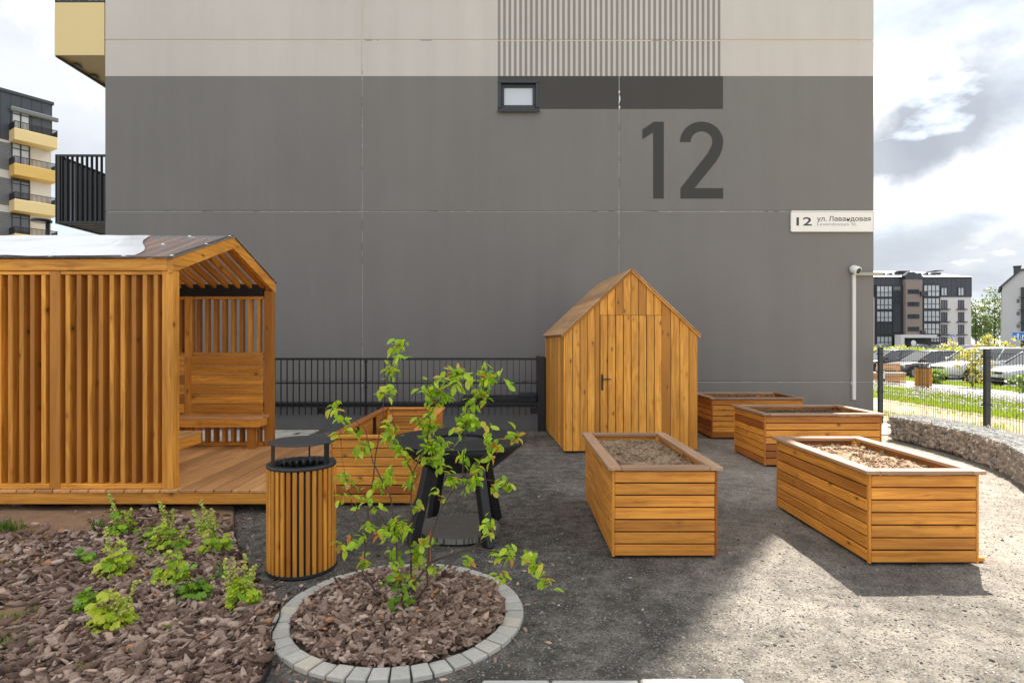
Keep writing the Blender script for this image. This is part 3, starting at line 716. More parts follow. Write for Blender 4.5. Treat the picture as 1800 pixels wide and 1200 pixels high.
# ------------------------------------------------------------------ raised beds
def soilmat(name, a, b):
    t = NT(name); o = t.geo(); n1 = t.noise(o, 6, 5, .65); n2 = t.noise(o, 55, 4, .7)
    c = t.mix(t.math('MULTIPLY_ADD', n1, 1.6, -.3, clamp=True), a, b); f = t.math('MULTIPLY_ADD', n2, .9, .5)
    c = t.mix(1.0, c, t.n('ShaderNodeCombineColor', {0: f, 1: f, 2: f}).outputs[0], 'MULTIPLY')
    t.set(Base_Color=c, Roughness=.97); t.bump(t.math('ADD', n2, t.noise(o, 160, 3)), .012, .9); return t.m
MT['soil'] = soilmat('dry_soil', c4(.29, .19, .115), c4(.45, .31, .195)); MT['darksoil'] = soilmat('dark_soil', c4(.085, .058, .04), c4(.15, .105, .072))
BT, BF = blob_templates(5, 6, 4, .25, 4)
def raised_bed(label, x0, x1, y0, y1, H=.683, soil='soil', soil_z=None, nb=7, rz=0, empty=False, redness=.35):
    t = thing('raised_bed', label, 'planter', ((x0+x1)/2, (y0+y1)/2, 0), rz, 'raised beds around the yard')
    M0 = ROOTM[t.name]; ROOTM[t.name] = Matrix.Translation(Vector(((x0+x1)/2, (y0+y1)/2, 0)))
    bh = (H-.03-.025)/nb; th = .026
    def tn(): return min(1, max(0, random.gauss(redness, .34)))
    for (ax, s_) in (('x', 0), ('x', 1), ('y', 0), ('y', 1)):
        m = MB()
        for k in range(nb):
            za, zb = .02+bh*k+.0048+random.uniform(-.001, .001), .02+bh*(k+1)-.0048
            j = random.uniform(-.002, .002)
            if ax == 'x':
                yy = y0 if s_ == 0 else y1-th; m.box(x0+.022, x1-.022, yy+j, yy+th+j, za, zb, .0045, 'x', tn())
            else:
                xx = x0 if s_ == 0 else x1-th; m.box(xx+j, xx+th+j, y0+.028, y1-.028, za, zb, .0045, 'y', tn())
        m.build('side_panel', MT['bedwood'], t)
    m = MB()
    for X in (x0+.002, x1-.022+.002):
        for Y in (y0+.002, y1-.028): m = MB(); m.box(X, X+.0195, Y, Y+.0255, .015, H-.03, .003, 'z', tn()); m.build('corner_post', MT['bedwood'], t)
    for X in (x0+.03, x1-.09):
        for Y in (y0+.03, y1-.09): m = MB(); m.box(X, X+.06, Y, Y+.06, .01, H-.032, 0, 'z', tn()); m.build('inner_post', MT['bedwood'], t)
    m = MB(); ov = .03; rw = .095; zt = H
    for (a, b, c, d, gr) in ((x0-ov, x0-ov+rw, y0-ov, y1+ov, 'y'), (x1+ov-rw, x1+ov, y0-ov, y1+ov, 'y'), (x0-ov+rw+.002, x1+ov-rw-.002, y0-ov, y0-ov+rw, 'x'), (x0-ov+rw+.002, x1+ov-rw-.002, y1+ov-rw, y1+ov, 'x')):
        m.box(a, b, c, d, zt-.028, zt, .004, gr)
    m.build('rim', MT['rimwood'] if not empty else MT['bedwood'], t)
    if empty:
        for Y in ((y0*2+y1)/3, (y0+2*y1)/3):
            m = MB(); m.box(x0+th+.003, x0+th+.035, Y, Y+.05, .1, H-.035); m.build('brace', MT['black'], t); m = MB(); m.box(x1-th-.035, x1-th-.003, Y, Y+.05, .1, H-.035); m.build('brace', MT['black'], t)
    m = MB(); q_ = th+.002
    lt = H-.10
    m.box(x0+q_, x1-q_, y0+q_, y0+q_+.004, .01, lt); m.box(x0+q_, x1-q_, y1-q_-.004, y1-q_, .01, lt); m.box(x0+q_, x0+q_+.004, y0+q_+.005, y1-q_-.005, .01, lt); m.box(x1-q_-.004, x1-q_, y0+q_+.005, y1-q_-.005, .01, lt)
    if not empty: m.build('gap_darkener', MT['rubber'], t)  # black panels added behind the boards to stop light leaking through the gaps
    sz = (H-.075) if soil_z is None else soil_z; sd = random.uniform(0, 90)
    m = MB(); mx0, mx1, my0, my1 = x0+.03, x1-.03, y0+.03, y1-.03
    m.grid(lambda u, v: (mx0+(mx1-mx0)*u, my0+(my1-my0)*v, sz+.022*mnoise.noise(Vector((u*5+sd, v*6, 0)))+.016*mnoise.noise(Vector((u*19+sd, v*22, 2)))), 44, 60)
    so = m.build('soil', MT[soil], t, smooth=True)
    N = int(1500*(x1-x0)*(y1-y0)/1.2); L = np.stack([rng.uniform(mx0+.02, mx1-.02, N), rng.uniform(my0+.02, my1-.02, N), np.full(N, sz)+rng.uniform(-.008, .012, N)], 1)
    s_ = np.clip(rng.lognormal(-4.75, .5, N), .004, .03); inst('soil_clods', BT, BF, L, rot_rand(N, .8, np.stack([s_, s_*.8, s_*.6], 1)), rng.uniform(0, 1, N), MT[soil], so, sel=rng.integers(0, 5, N))
    stuff(bpy.data.objects[COL.objects[-1].name])
    ROOTM[t.name] = M0
    return t
raised_bed('raised bed in the centre foreground, in front of the shed door', .735, 1.515, 4.29, 5.86)
raised_bed('large raised bed at the right front with sunlit pale soil', 2.545, 3.335, 4.16, 5.62, redness=.42)
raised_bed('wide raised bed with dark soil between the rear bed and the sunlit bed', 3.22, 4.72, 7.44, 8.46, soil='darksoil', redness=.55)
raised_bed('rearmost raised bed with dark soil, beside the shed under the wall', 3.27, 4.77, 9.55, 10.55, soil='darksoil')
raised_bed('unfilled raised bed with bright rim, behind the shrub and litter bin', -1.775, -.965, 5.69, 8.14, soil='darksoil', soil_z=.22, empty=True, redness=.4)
tag(MB().box(3.30, 3.44, 4.24, 4.29, 0, .03, .004).build('wood_offcut', MT['bedwood'], loc=(3.37, 4.26, 0)), 'short wood offcut poking out beside the sunlit raised bed', 'offcut')
# ------------------------------------------------------------------ litter bin
bx, by = -1.485, 4.12
LB = thing('litter_bin', 'round wooden slatted litter bin with a raised black lid', 'bin', (bx, by, 0))
m = MB(); n = 34
for k in range(n):
    a = 2*math.pi*(k+.3)/n; rr = .222; d = Vector((math.cos(a), math.sin(a), 0)); m.obox(Vector((bx, by, .375))+d*rr, (0, 0, 1), Vector((-d.y, d.x, 0)), d, .70, .027, .022, .003)
m.build('slats', MT['slat'], LB)
m = MB(); m.lathe([(.207, .02), (.207, .71)], (bx, by, 0), 40); m.lathe([(.0, .022), (.207, .022)], (bx, by, 0), 40); m.build('inner_drum', MT['black'], LB, smooth=True)
m = MB(); m.lathe([(.175, .728), (.234, .728), (.236, .742), (.232, .748), (.178, .748)], (bx, by, 0), 44, closed=True); m.build('top_ring', MT['anth'], LB); m = MB(); m.lathe([(.205, .012), (.236, .012), (.236, .03), (.205, .03)], (bx, by, 0), 44, closed=True); m.build('base_ring', MT['anth'], LB)
def bagpt(u, v):
    a = 2*math.pi*u; r = .177-.012*v+.008*math.sin(23*a)*(1-abs(v-.3))+.006*math.sin(41*a+2); r = r if v > 0.02 else .182
    return (bx+r*math.cos(a), by+r*math.sin(a), .752-.35*v+.004*math.sin(17*a))
MT['bag'] = plain('black_bin_bag', (.012, .012, .013), .22, 0, .2, 20, spec=.7)
m = MB(); m.grid(bagpt, 110, 8); m.lathe([(0, .4), (.17, .4)], (bx, by, 0), 24); m.build('bin_bag', MT['bag'], LB, smooth=True)
m = MB(); m.lathe([(0, .908), (.215, .903), (.226, .899), (.226, .894), (0, .894)], (bx, by, 0), 48); m.build('lid', MT['anth'], LB)
for a, w in ((225, .045), (-18, .05), (95, .012)):
    d = Vector((math.cos(R(a)), math.sin(R(a)), 0)); m = MB(); m.obox(Vector((bx, by, .821))+d*.205, (0, 0, 1), Vector((-d.y, d.x, 0)), d, .146, w, .008, .001); m.build('lid_support', MT['black'], LB)
# ------------------------------------------------------------------ fire bowl grill
fx, fy = -.435, 4.9
FB = thing('fire_bowl_grill', 'black steel fire bowl grill on splayed legs behind the shrub', 'grill', (fx, fy, 0))
m = MB(); m.lathe([(.15, .55), (.30, .56), (.45, .68), (.555, .772), (.548, .776), (.44, .70), (.29, .60)], (fx, fy, 0), 56); m.build('bowl', MT['black2'], FB, smooth=True)
def steel_plate():
    t = NT('oiled_steel_plate'); o = t.geo(); n = t.noise(o, 9, 5, .65); n2 = t.noise(t.scale(o, (30, 6, 6)), 1, 4)
    t.set(Base_Color=t.ramp(n, [(.3, c4(.012, .012, .014)), (.7, c4(.03, .031, .036))]), Roughness=t.math('MULTIPLY_ADD', n, .35, .25), Metallic=.4); t.bump(n2, .002, .2); return t.m
m = MB(); m.lathe([(.20, .776), (.565, .776), (.572, .782), (.572, .79), (.565, .796), (.20, .794)], (fx, fy, 0), 64, closed=True); m.build('cooking_plate', steel_plate(), FB)
m = MB(); m.lathe([(0, .70), (.12, .70), (.205, .775)], (fx, fy, 0), 32)
m.build('fire_pit', MT['black'], FB, smooth=True)
for x in (-.42, .05): 
    m = MB(); m.tube([(fx+x*.5, fy-.05, .796), (fx+x*.5, fy-.05, .9)], .008, 8); m.build('plate_handle', MT['black'], FB)
for a in (-56, -140, 128, 50):
    d = Vector((math.cos(R(a)), math.sin(R(a)), 0)); m = MB(); m.bar(Vector((fx, fy, .60))+d*.30, Vector((fx, fy, 0))+d*.46, .085, .07, (-d.y, d.x, 0), .006); m.build('leg', MT['black2'], FB)
def tread_mat():
    t = NT('tread_plate'); o = t.geo(); s_ = t.scale(o, (26, 26, 1)); sp = t.n('ShaderNodeSeparateXYZ', {0: s_})
    a = t.math('SINE', t.math('MULTIPLY', sp.outputs[0], 6.283)); b = t.math('SINE', t.math('MULTIPLY', sp.outputs[1], 6.283)); h = t.math('MULTIPLY', a, b)
    n = t.noise(o, 14, 4); c = t.mix(n, c4(.16, .15, .135), c4(.27, .255, .23)); c = t.mix(t.math('GREATER_THAN', h, .3), c, c4(.085, .08, .07))
    t.set(Base_Color=c, Roughness=.6, Metallic=.3); t.bump(h, .006, .8); return t.m
m = MB(); m.lathe([(0, .052), (.335, .052), (.345, .062), (.345, .02), (.30, .006), (0, .006)], (fx-.01, fy-.02, 0), 48); m.build('ash_tray', tread_mat(), FB)
# ------------------------------------------------------------------ ring of stones
RX, RY, RO = -.652, 3.43, .715
def ring_center(x, y): return math.hypot(x-RX, y-RY)
t = thing('stone_ring', 'ring of pale concrete setts edging the round shrub bed', 'edging', (RX, RY, 0))
n = 43
for k in range(n):
    a = 2*math.pi*(k+.5)/n; d = Vector((math.cos(a), math.sin(a), 0)); tt = Vector((-d.y, d.x, 0)); j = random.uniform
    m = MB(); rw = .104; w0 = 2*math.pi*(RO-rw)/n-.006; w1 = 2*math.pi*RO/n-.013; zt = .027+j(-.004, .004); tx = j(-.02, .02)
    c = Vector((RX, RY, 0)); A = c+d*(RO-rw+j(-.004, .004)); B = c+d*(RO+j(-.004, .004)); e = .006; vs = []
    for (z, q) in ((-.05, 0), (zt-e, 0), (zt, e)):
        vs += [A+tt*(-w0/2+q)+d*q, A+tt*(w0/2-q)+d*q, B+tt*(w1/2-q)-d*q, B+tt*(-w1/2+q)-d*q]
        for i in range(-4, 0): vs[i] = vs[i]+Vector((0, 0, z+tx*((vs[i]-c).dot(tt))))
    fs = [(8, 9, 10, 11)][::-1]
    fs = [(11, 10, 9, 8)]+[(4*l+i, 4*l+(i+1) % 4, 4*l+4+(i+1) % 4, 4*l+4+i)[::-1] for l in (0, 1) for i in range(4)]
    m.add(vs, fs, None, min(1, max(0, random.gauss(.45, .28)))); m.build('paving_stone', MT['paver'], t)
# ------------------------------------------------------------------ planting beds and bark mulch
CT, CF = chip_templates(7)
MT['bark'] = tonemat('bark_mulch', [(0, (.060, .035, .025)), (.3, (.150, .093, .068)), (.65, (.30, .206, .160)), (.95, (.54, .405, .325)), (1, (.42, .21, .10))], .9, 70, .45, .8)
MT['bedsoil'] = soilmat('bed_soil', c4(.06, .042, .03), c4(.12, .085, .06))
MT['brownsoil'] = soilmat('brown_soil', c4(.24, .135, .07), c4(.44, .28, .165))
bnd = [G(410, 893), G(411, 930), G(415, 960), G(426, 996), G(440, 1018), G(456, 1038), G(478, 1056), G(491, 1072), G(490, 1092), G(476, 1120), G(474, 1150), G(474, 1175), G(462, 1200), G(440, 1240), G(400, 1330)]
by_ = [p.y for p in bnd]
def bx_at(y):
    for a, b in zip(bnd, bnd[1:]):
        if b.y <= y <= a.y: f = (a.y-y)/(a.y-b.y+1e-9); return a.x+(b.x-a.x)*f
    return bnd[0].x if y > bnd[0].y else bnd[-1].x
ymax, ymin = 5.62, bnd[-1].y+.02
m = MB(); m.grid(lambda u, v: (-7+(bx_at(ymin+(ymax-ymin)*v)+7)*u, ymin+(ymax-ymin)*v, .012+.02*(mnoise.noise(Vector((u*9, v*7, 0)))+.5)*min(1, (1-u)*9)+.006*mnoise.noise(Vector((u*60, v*50, 4)))), 150, 90)
struct(m.build('bed_soil', MT['brownsoil'], smooth=True))
m = MB(); pts = [p+Vector((.006, 0, .0)) for p in bnd]
for a, b in zip(pts, pts[1:]): m.bar(a+Vector((0, 0, -.01)), b+Vector((0, 0, -.01)), .007, .09, (0, 0, 1))
tag(m.build('lawn_edging', MT['rubber'], loc=tuple(bnd[5])), 'thin black plastic edging strip between bark bed and dark gravel', 'edging')
def scatter(n, x0, x1, y0, y1, keep):
    out = []
    while len(out) < n:
        x = random.uniform(x0, x1); y = random.uniform(y0, y1); k = keep(x, y)
        if k > 0 and random.random() < k: out.append((x, y))
    return np.array(out)
def keep_bed(x, y):
    if x > bx_at(y)-.02 or ring_center(x, y) < RO+.03: return 0
    n = mnoise.noise(Vector((x*1.4, y*1.6, 7))); k = 1.0
    edge = 4.82+.18*n+.1*mnoise.noise(Vector((x*5, y*5, 2)))
    if y > edge: k = max(0.0, .16-.3*(y-edge))
    if x < -2.6: k *= max(.18, min(1, 1.0+.9*(x+2.75)+1.2*n))
    for (cx, cy, r_) in BARE:
        q_ = math.hypot(x-cx, (y-cy)*1.2)+.10*n; k *= .06 if q_ < r_ else min(1, .06+(q_-r_)*7)
    return k
BARE = [(*G(38, 1082).xy, .16), (*G(-30, 1110).xy, .2), (*G(20, 1150).xy, .08)]
def chips(name, xy, zf, mat, lo=.012, hi=.05, layers=.042):
    N = len(xy); s = np.clip(rng.lognormal(-3.62, .46, N), lo, hi)
    sc = np.stack([s, s*rng.uniform(.24, .52, N), s*rng.uniform(.16, .40, N)], 1)
    z = np.array([zf(x, y) for x, y in xy])+rng.uniform(0, layers, N)
    tone = np.clip(rng.normal(.45, .27, N), 0, .965); tone[rng.uniform(0, 1, N) < .015] = 1
    return stuff(inst(name, CT, CF, np.column_stack([xy, z]), rot_rand(N, .42, sc), tone, mat, sel=rng.integers(0, len(CT), N)))
o = chips('bark_mulch', scatter(19500, -5.2, -1.2, 2.2, 5.5, keep_bed), lambda x, y: .022, MT['bark'], .014, .06)
tag(o, 'brown bark chips covering the planting bed in the left foreground', 'mulch')
m = MB(); rr = RO-.10
m.lathe([(0, .05), (.3, .045), (.5, .025), (rr, .005)], (RX, RY, 0), 48); struct(m.build('ring_soil', MT['bedsoil'], smooth=True))
o = chips('bark_mulch', scatter(5200, RX-.62, RX+.62, RY-.62, RY+.62, lambda x, y: 1.0 if ring_center(x, y) < RO-.125 else 0), lambda x, y: .05*(1-(ring_center(x, y)/.62)**2)+.012, MT['bark'], .016, .05, .035)
tag(o, 'brown bark chips filling the ring of setts around the shrub', 'mulch')
def keep_stray(x, y):
    d = x-bx_at(y); r_ = ring_center(x, y)
    if r_ < RO+.02 or d < .02: return 0
    return math.exp(-d/.16)*.8+.25*math.exp(-(r_-RO)/.12)
o = chips('stray_bark', scatter(170, -2.6, .3, 2.6, 5.4, keep_stray), lambda x, y: hills(x, y), MT['bark'], .006, .022, .006); tag(o, 'stray bark chips spilled onto the dark gravel around the beds', 'bark chips')
# small stones and grit on the yard
MT['stone'] = tonemat('yard_stone', [(0, (.07, .066, .062)), (.5, (.17, .16, .15)), (.85, (.30, .28, .26)), (1, (.55, .52, .47))], .9, 90, .25, .4)
def keep_yard(x, y):
    if x < bx_at(y)+.03 if y < 5.6 else x < -1.8: return 0
    if ring_center(x, y) < RO+.02: return 0
    if -.1 < x < 1.95 and y < 2.78: return 0
    return min(1.0, (3.6/y)**2.2)
xy = scatter(17000, -2.6, 5.8, 2.55, 9.5, keep_yard); N = len(xy); s = np.clip(rng.lognormal(-5.45, .45, N), .002, .016); s[:45] *= 2.6
z = np.array([hills(x, y) for x, y in xy])
tn = np.clip(rng.normal(.45, .22, N), 0, 1); tn[:45] = rng.uniform(.75, 1, 45)
o = stuff(inst('loose_stones', BT, BF, np.column_stack([xy, z]), rot_rand(N, .6, np.stack([s, s*.8, s*.55], 1)), tn, MT['stone'], sel=rng.integers(0, 5, N))); tag(o, 'loose small stones scattered over the grey stone dust yard', 'gravel')
# ------------------------------------------------------------------ shrub in the ring
MT['shrubleaf'] = leafmat('shrub_leaf', [(0, (.085, .22, .012)), (.4, (.30, .52, .022)), (.75, (.52, .65, .045)), (.88, (.60, .46, .07)), (1, (.58, .15, .05))], .42)
MT['stem'] = plain('shrub_bark', (.085, .055, .042), .85, 0, .3, 40, .4)
SHR = thing('shrub', 'young multi-stemmed shrub with yellow-green leaves in the stone ring', 'shrub', (RX+.1, RY-.05, 0))
D0 = 3.40
def S(x, y, off): return P(x, y, D0+off)
stems = [
 ([(667, 1092), (664, 1044), (637, 1008), (643, 960), (648, 885), (660, 800), (668, 748), (673, 720), (684, 650), (701, 606)], .02, .10),
 ([(721, 1080), (700, 1014), (697, 960), (687, 874), (655, 810), (642, 755), (620, 735), (586, 716)], -.02, -.12),
 ([(724, 1080), (722, 1005), (721, 954), (722, 895), (726, 832), (750, 776), (757, 727), (778, 690), (800, 650)], .02, .18),
 ([(716, 1076), (739, 1044), (751, 1029), (755, 957), (770, 905), (787, 874), (813, 839), (817, 776), (820, 720), (827, 667), (876, 664)], .0, -.10),
 ([(706, 1053), (757, 987), (800, 972), (841, 963), (871, 969), (910, 978), (940, 996), (966, 1024)], -.05, -.25),
 ([(757, 987), (815, 968), (841, 955), (859, 942), (889, 945), (905, 965)], -.1, -.12),
 ([(813, 839), (838, 812), (870, 785), (925, 762)], -.05, -.08), ([(813, 839), (850, 842), (890, 846), (916, 852)], -.05, .08),
 ([(643, 960), (620, 890), (606, 830), (600, 780)], .05, .18), ([(697, 960), (668, 905), (640, 870), (612, 850)], 0, -.15),
 ([(726, 832), (705, 790), (690, 740), (684, 700)], .05, .0), ([(720, 960), (690, 940), (640, 940), (600, 955)], 0, -.22),
 ([(820, 720), (840, 700), (862, 700)], -.08, -.02), ([(757, 727), (740, 740), (722, 760)], .12, .05), ([(690, 1085), (700, 1040), (705, 1000)], -.05, -.05)]
tips = []; m = MB()
for pts, o0, o1 in stems:
    n = len(pts); q = []
    for i, (x, y) in enumerate(pts): q.append(S(x, y, o0+(o1-o0)*i/(n-1)))
    q2 = []
    for a, b in zip(q, q[1:]): q2 += [a, (a+b)/2+Vector((random.gauss(0, .004),)*3)]
    q2.append(q[-1]); L = len(q2); r0 = .0075 if n > 7 else .004
    m.tube(q2, [max(.0014, r0*(1-.85*i/(L-1))) for i in range(L)], 6); tips += q2
clusters = [(705, 632, 15, 28, 15), (696, 665, 20, 25, 9), (688, 690, 14, 24, 9), (762, 682, 22, 26, 12), (800, 660, 36, 18, 26), (850, 662, 26, 22, 20), (842, 700, 30, 28, 17), (786, 705, 30, 22, 14), (857, 728, 18, 20, 6), (815, 738, 25, 20, 12), (832, 684, 40, 20, 12),
 (681, 732, 14, 25, 10), (700, 772, 22, 28, 16), (745, 742, 34, 24, 20), (612, 764, 20, 14, 5), (770, 780, 38, 24, 24), (806, 776, 20, 24, 10), (852, 778, 38, 18, 12), (905, 762, 18, 10, 8), (632, 790, 20, 20, 6),
 (606, 832, 18, 24, 11), (690, 852, 34, 28, 16), (722, 822, 24, 24, 9), (778, 800, 30, 22, 16), (842, 838, 34, 24, 22), (888, 848, 26, 10, 8), (650, 872, 38, 22, 12), (732, 872, 24, 20, 7), (800, 850, 24, 16, 8),
 (608, 955, 20, 22, 10), (660, 938, 24, 24, 10), (700, 932, 30, 24, 24), (745, 952, 24, 22, 12), (640, 982, 18, 14, 6), (700, 985, 24, 24, 9), (735, 975, 14, 18, 7), (730, 1012, 14, 20, 5),
 (895, 968, 24, 10, 10), (938, 988, 18, 14, 9), (958, 1016, 11, 12, 6), (880, 1012, 18, 10, 4), (850, 915, 14, 18, 8), (588, 716, 8, 10, 5), (600, 735, 12, 12, 4), (825, 985, 10, 8, 3), (770, 1000, 10, 8, 3), (880, 660, 10, 8, 3)]
LP = []; LD = []; LS = []; LTN = []
for (cx, cy, rx, ry, n) in clusters:
    c0 = S(cx, cy, 0); near = min(tips, key=lambda p: (p.x-c0.x)**2+(p.z-c0.z)**2); off = near.y-D0+random.gauss(0, .05)
    tw = []
    for k in range(max(2, n//3)):
        e = S(cx+random.gauss(0, rx*.55), cy+random.gauss(0, ry*.55), off+random.gauss(0, .07)); b = min(tips, key=lambda p: (p-e).length)
        md = (b+e)/2+Vector((random.gauss(0, .01), random.gauss(0, .01), -.008)); m.tube([b, md, e], [.0019, .0015, .0009], 4, cap=False); tw.append((b, md, e))
    for k in range(int(n*2.9)):
        b, md, e = tw[k % len(tw)]; u = random.uniform(.25, 1.0); p = b.lerp(e, u) if u > .5 else b.lerp(md, u*2)
        p = p+Vector((random.gauss(0, .012), random.gauss(0, .02), random.gauss(0, .012)))
        if abs((p.x-c0.x)/(rx*.0034)) > 1.9 or abs((p.z-c0.z)/(ry*.0034)) > 1.9: p = S(cx+random.gauss(0, rx*.5), cy+random.gauss(0, ry*.5), off+random.gauss(0, .06))
        d = Vector((random.gauss(0, .8), random.gauss(-.15, .5), random.gauss(-.3, .6))).normalized()
        LP.append(p); LD.append(d); LS.append(random.uniform(.030, .060)); LTN.append(min(1, max(0, random.gauss(.52, .2))) if random.random() > .06 else random.uniform(.85, 1))
for k in range(34):
    LP.append(S(random.gauss(702, 10), random.gauss(1050, 16), random.gauss(-.10, .04))); LD.append(Vector((random.gauss(0, .7), random.gauss(-.4, .5), random.gauss(.1, .5)))); LS.append(random.uniform(.04, .06)); LTN.append(random.uniform(0, .2))
m.build('stems', MT['stem'], SHR, smooth=True)
LTm = [leaf_template(.62, .3, .18), leaf_template(.54, .45, .4), leaf_template(.66, .2, -.12)]
M3 = aim([tuple(d) for d in LD])*np.array(LS)[:, None, None]
inst('leaves', [t[0] for t in LTm], [t[1] for t in LTm], [tuple(p) for p in LP], M3, np.array(LTN), MT['shrubleaf'], SHR, sel=rng.integers(0, 3, len(LP)), smooth=True)
tag(MB().tube([S(757, 1005, -.02), S(755, 968, -.02), S(757, 932, -.02)], [.006, .006, .004], 6).build('plant_stake', plain('rusty_stake', (.38, .12, .05), .8), loc=tuple(S(757, 1005, -.02))), 'short rusty orange stake standing among the shrub stems', 'stake')
# ------------------------------------------------------------------ perennials in the bark bed
HT = [lobed_template(k, 5+k % 3) for k in range(3)]
MT['herbleaf'] = leafmat('perennial_leaf', [(0, (.05, .17, .015)), (.4, (.19, .38, .02)), (.75, (.42, .56, .03)), (1, (.58, .62, .06))], .35)
MT['stalk'] = plain('flower_stalk', (.26, .36, .06), .6, 0, .2, 30)
MT['bell'] = leafmat('flower_bell', [(0, (.42, .56, .08)), (.6, (.66, .70, .16)), (1, (.74, .64, .24))], .4)
def perennial(label, x, y, r, n, tone, stalks, px=.0):
    c = G(x, y+px); d = c.y; sc = d/F
    t = thing('perennial_plant', label, 'plant', tuple(c), 0, 'perennials in the bark bed')
    rad = r*sc*1.12; N = int(n*1.15); a = rng.uniform(0, 2*np.pi, N); q = np.sqrt(rng.uniform(0, 1, N))
    L = np.stack([c.x+rad*q*np.cos(a), c.y+rad*q*np.sin(a)*.8, .03+rad*1.5*(1-q**2)*rng.uniform(.25, 1.15, N)], 1)
    s = rng.uniform(.018, .037, N); M = rot_rand(N, .45, np.stack([s, s, s], 1))
    tilt = aim(np.stack([np.cos(a), np.sin(a)-.3, -.25-.4*q], 1))
    inst('leaves', [h[0] for h in HT], [h[1] for h in HT], L, tilt*s[:, None, None], np.clip(rng.normal(tone, .17, N), 0, 1), MT['herbleaf'], t, sel=rng.integers(0, 3, N), smooth=True)
    if n > 4:
        m = MB()
        for k in range(min(N, 30)):
            p = Vector(L[k]); b = Vector((c.x, c.y, .01))+Vector((random.gauss(0, .012), random.gauss(0, .012), 0)); m.tube([b, (b+p)/2+Vector((0, 0, .01)), p], .0013, 4, cap=False)
        m.build('leaf_stalks', MT['stalk'], t)
    if stalks:
        m = MB(); bp = []; 
        for (tx, ty) in stalks:
            top = P(tx, ty, d+random.gauss(0, .03)); b = Vector((c.x+random.gauss(0, .02), c.y, .03)); md = b.lerp(top, .5)+Vector((random.gauss(0, .012), random.gauss(0, .012), 0))
            m.tube([b, md, top], [.0025, .002, .0013], 5)
            H = (top-b).length
            for k in range(int(60*H/.4)):
                u = random.uniform(.30, 1); p = (md.lerp(top, (u-.5)*2) if u > .5 else b.lerp(md, u*2)); w = .016*(1.25-u); bp.append(tuple(p+Vector((random.gauss(0, w), random.gauss(0, w), random.gauss(0, .006)))))
        m.build('flower_stalks', MT['stalk'], t, smooth=True); N = len(bp); s = rng.uniform(.006, .0125, N)
        inst('flowers', BT[:3], BF[:3], bp, rot_rand(N, .8, np.stack([s*.8, s*.8, s], 1)), rng.uniform(0, 1, N), MT['bell'], t, sel=rng.integers(0, 3, N))
    return t
PL = [
 ('leafy perennial with two tall flower stalks, nearest the pavilion beam', 214, 950, 25, 46, .5, [(191, 864), (199, 885), (232, 893)]),
 ('large perennial clump with many short flower stalks, mid bed', 294, 978, 34, 62, .62, [(281, 882), (289, 890), (303, 895), (330, 925), (268, 930)]),
 ('bright perennial with one tall thin stalk nearest the gravel edge', 378, 982, 28, 40, .62, [(352, 876), (340, 898), (373, 896)]),
 ('small green perennial without flowers at the left of the clumps', 150, 1000, 20, 18, .35, []),
 ('yellow-green perennial with a leaning flower stalk left of mid bed', 206, 1022, 36, 54, .82, [(186, 927), (222, 985), (238, 985)]),
 ('dense light green mound without flower stalks in mid bed', 302, 1034, 33, 60, .72, []),
 ('dark green low perennial in front of the light green mound', 335, 1064, 34, 40, .22, []),
 ('perennial with four upright flower stalks at the bed corner by the ring', 427, 1078, 31, 58, .7, [(432, 972), (396, 984), (447, 994), (410, 980), (440, 1000)]),
 ('large yellow-green perennial with loose flowers nearest the camera', 192, 1118, 40, 66, .85, [(195, 1038), (212, 1045), (240, 1020), (228, 1062), (180, 1050)]),
 ('deep green small perennial beside the large yellow-green one', 153, 1086, 24, 26, .42, []),
 ('perennial with a single stalk beside the bare soil strip', 367, 950, 18, 20, .5, [(373, 896), (352, 912)]),
 ('dark leafy perennial half hidden between mid bed clumps', 262, 962, 18, 18, .3, []),
 ('dark sprig beside the corner perennial', 385, 1030, 18, 18, .2, [])]
for a in PL: perennial(*a)
for lab, x, y, s in (('single upright yellow-green leaf sprouting from the bark', 295, 1120, .045), ('pair of small green leaves at the bottom of the bark bed', 151, 1192, .05)):
    c = G(x, y); t = thing('seedling', lab, 'plant', tuple(c)); m = MB(); m.tube([c, c+Vector((.003, 0, .05))], .0015, 4); m.build('stem', MT['stalk'], t)
    k = 2; inst('leaves', [HT[0][0]], [HT[0][1]], [tuple(c+Vector((0, 0, .055))), tuple(c+Vector((.02, .0, .035)))], aim([(.2, -.8, .9), (.7, -.5, .3)])*s*.8, np.array([.55, .5]), MT['herbleaf'], t, smooth=True)
# grass
def grass_templates(k, nb=6, spread=.5, seed=9):
    r = np.random.default_rng(seed); T = []; Fs = []
    for _ in range(k):
        vs = []; fs = []
        for b in range(nb):
            a = r.uniform(0, 6.28); l = r.uniform(.5, 1); ln = r.uniform(.1, spread); w = .03; ox, oy = r.normal(0, .1, 2); dx, dy = math.cos(a), math.sin(a); i = len(vs)
            for (u, ww) in ((0, w), (.55, w*.8), (1, .004)):
                x = ox+dx*ln*u*u; y = oy+dy*ln*u*u; z = l*u*(1-.25*ln*u); vs += [(x-dy*ww, y+dx*ww, z), (x+dy*ww, y-dx*ww, z)]
            fs += [(i, i+1, i+3, i+2), (i+2, i+3, i+5, i+4)]
        T.append(np.array(vs)); Fs.append(fs)
    return T, Fs
GT, GF = grass_templates(5)
MT['grass'] = leafmat('grass_blade', [(0, (.05, .10, .015)), (.5, (.14, .24, .03)), (1, (.34, .38, .08))], .3)
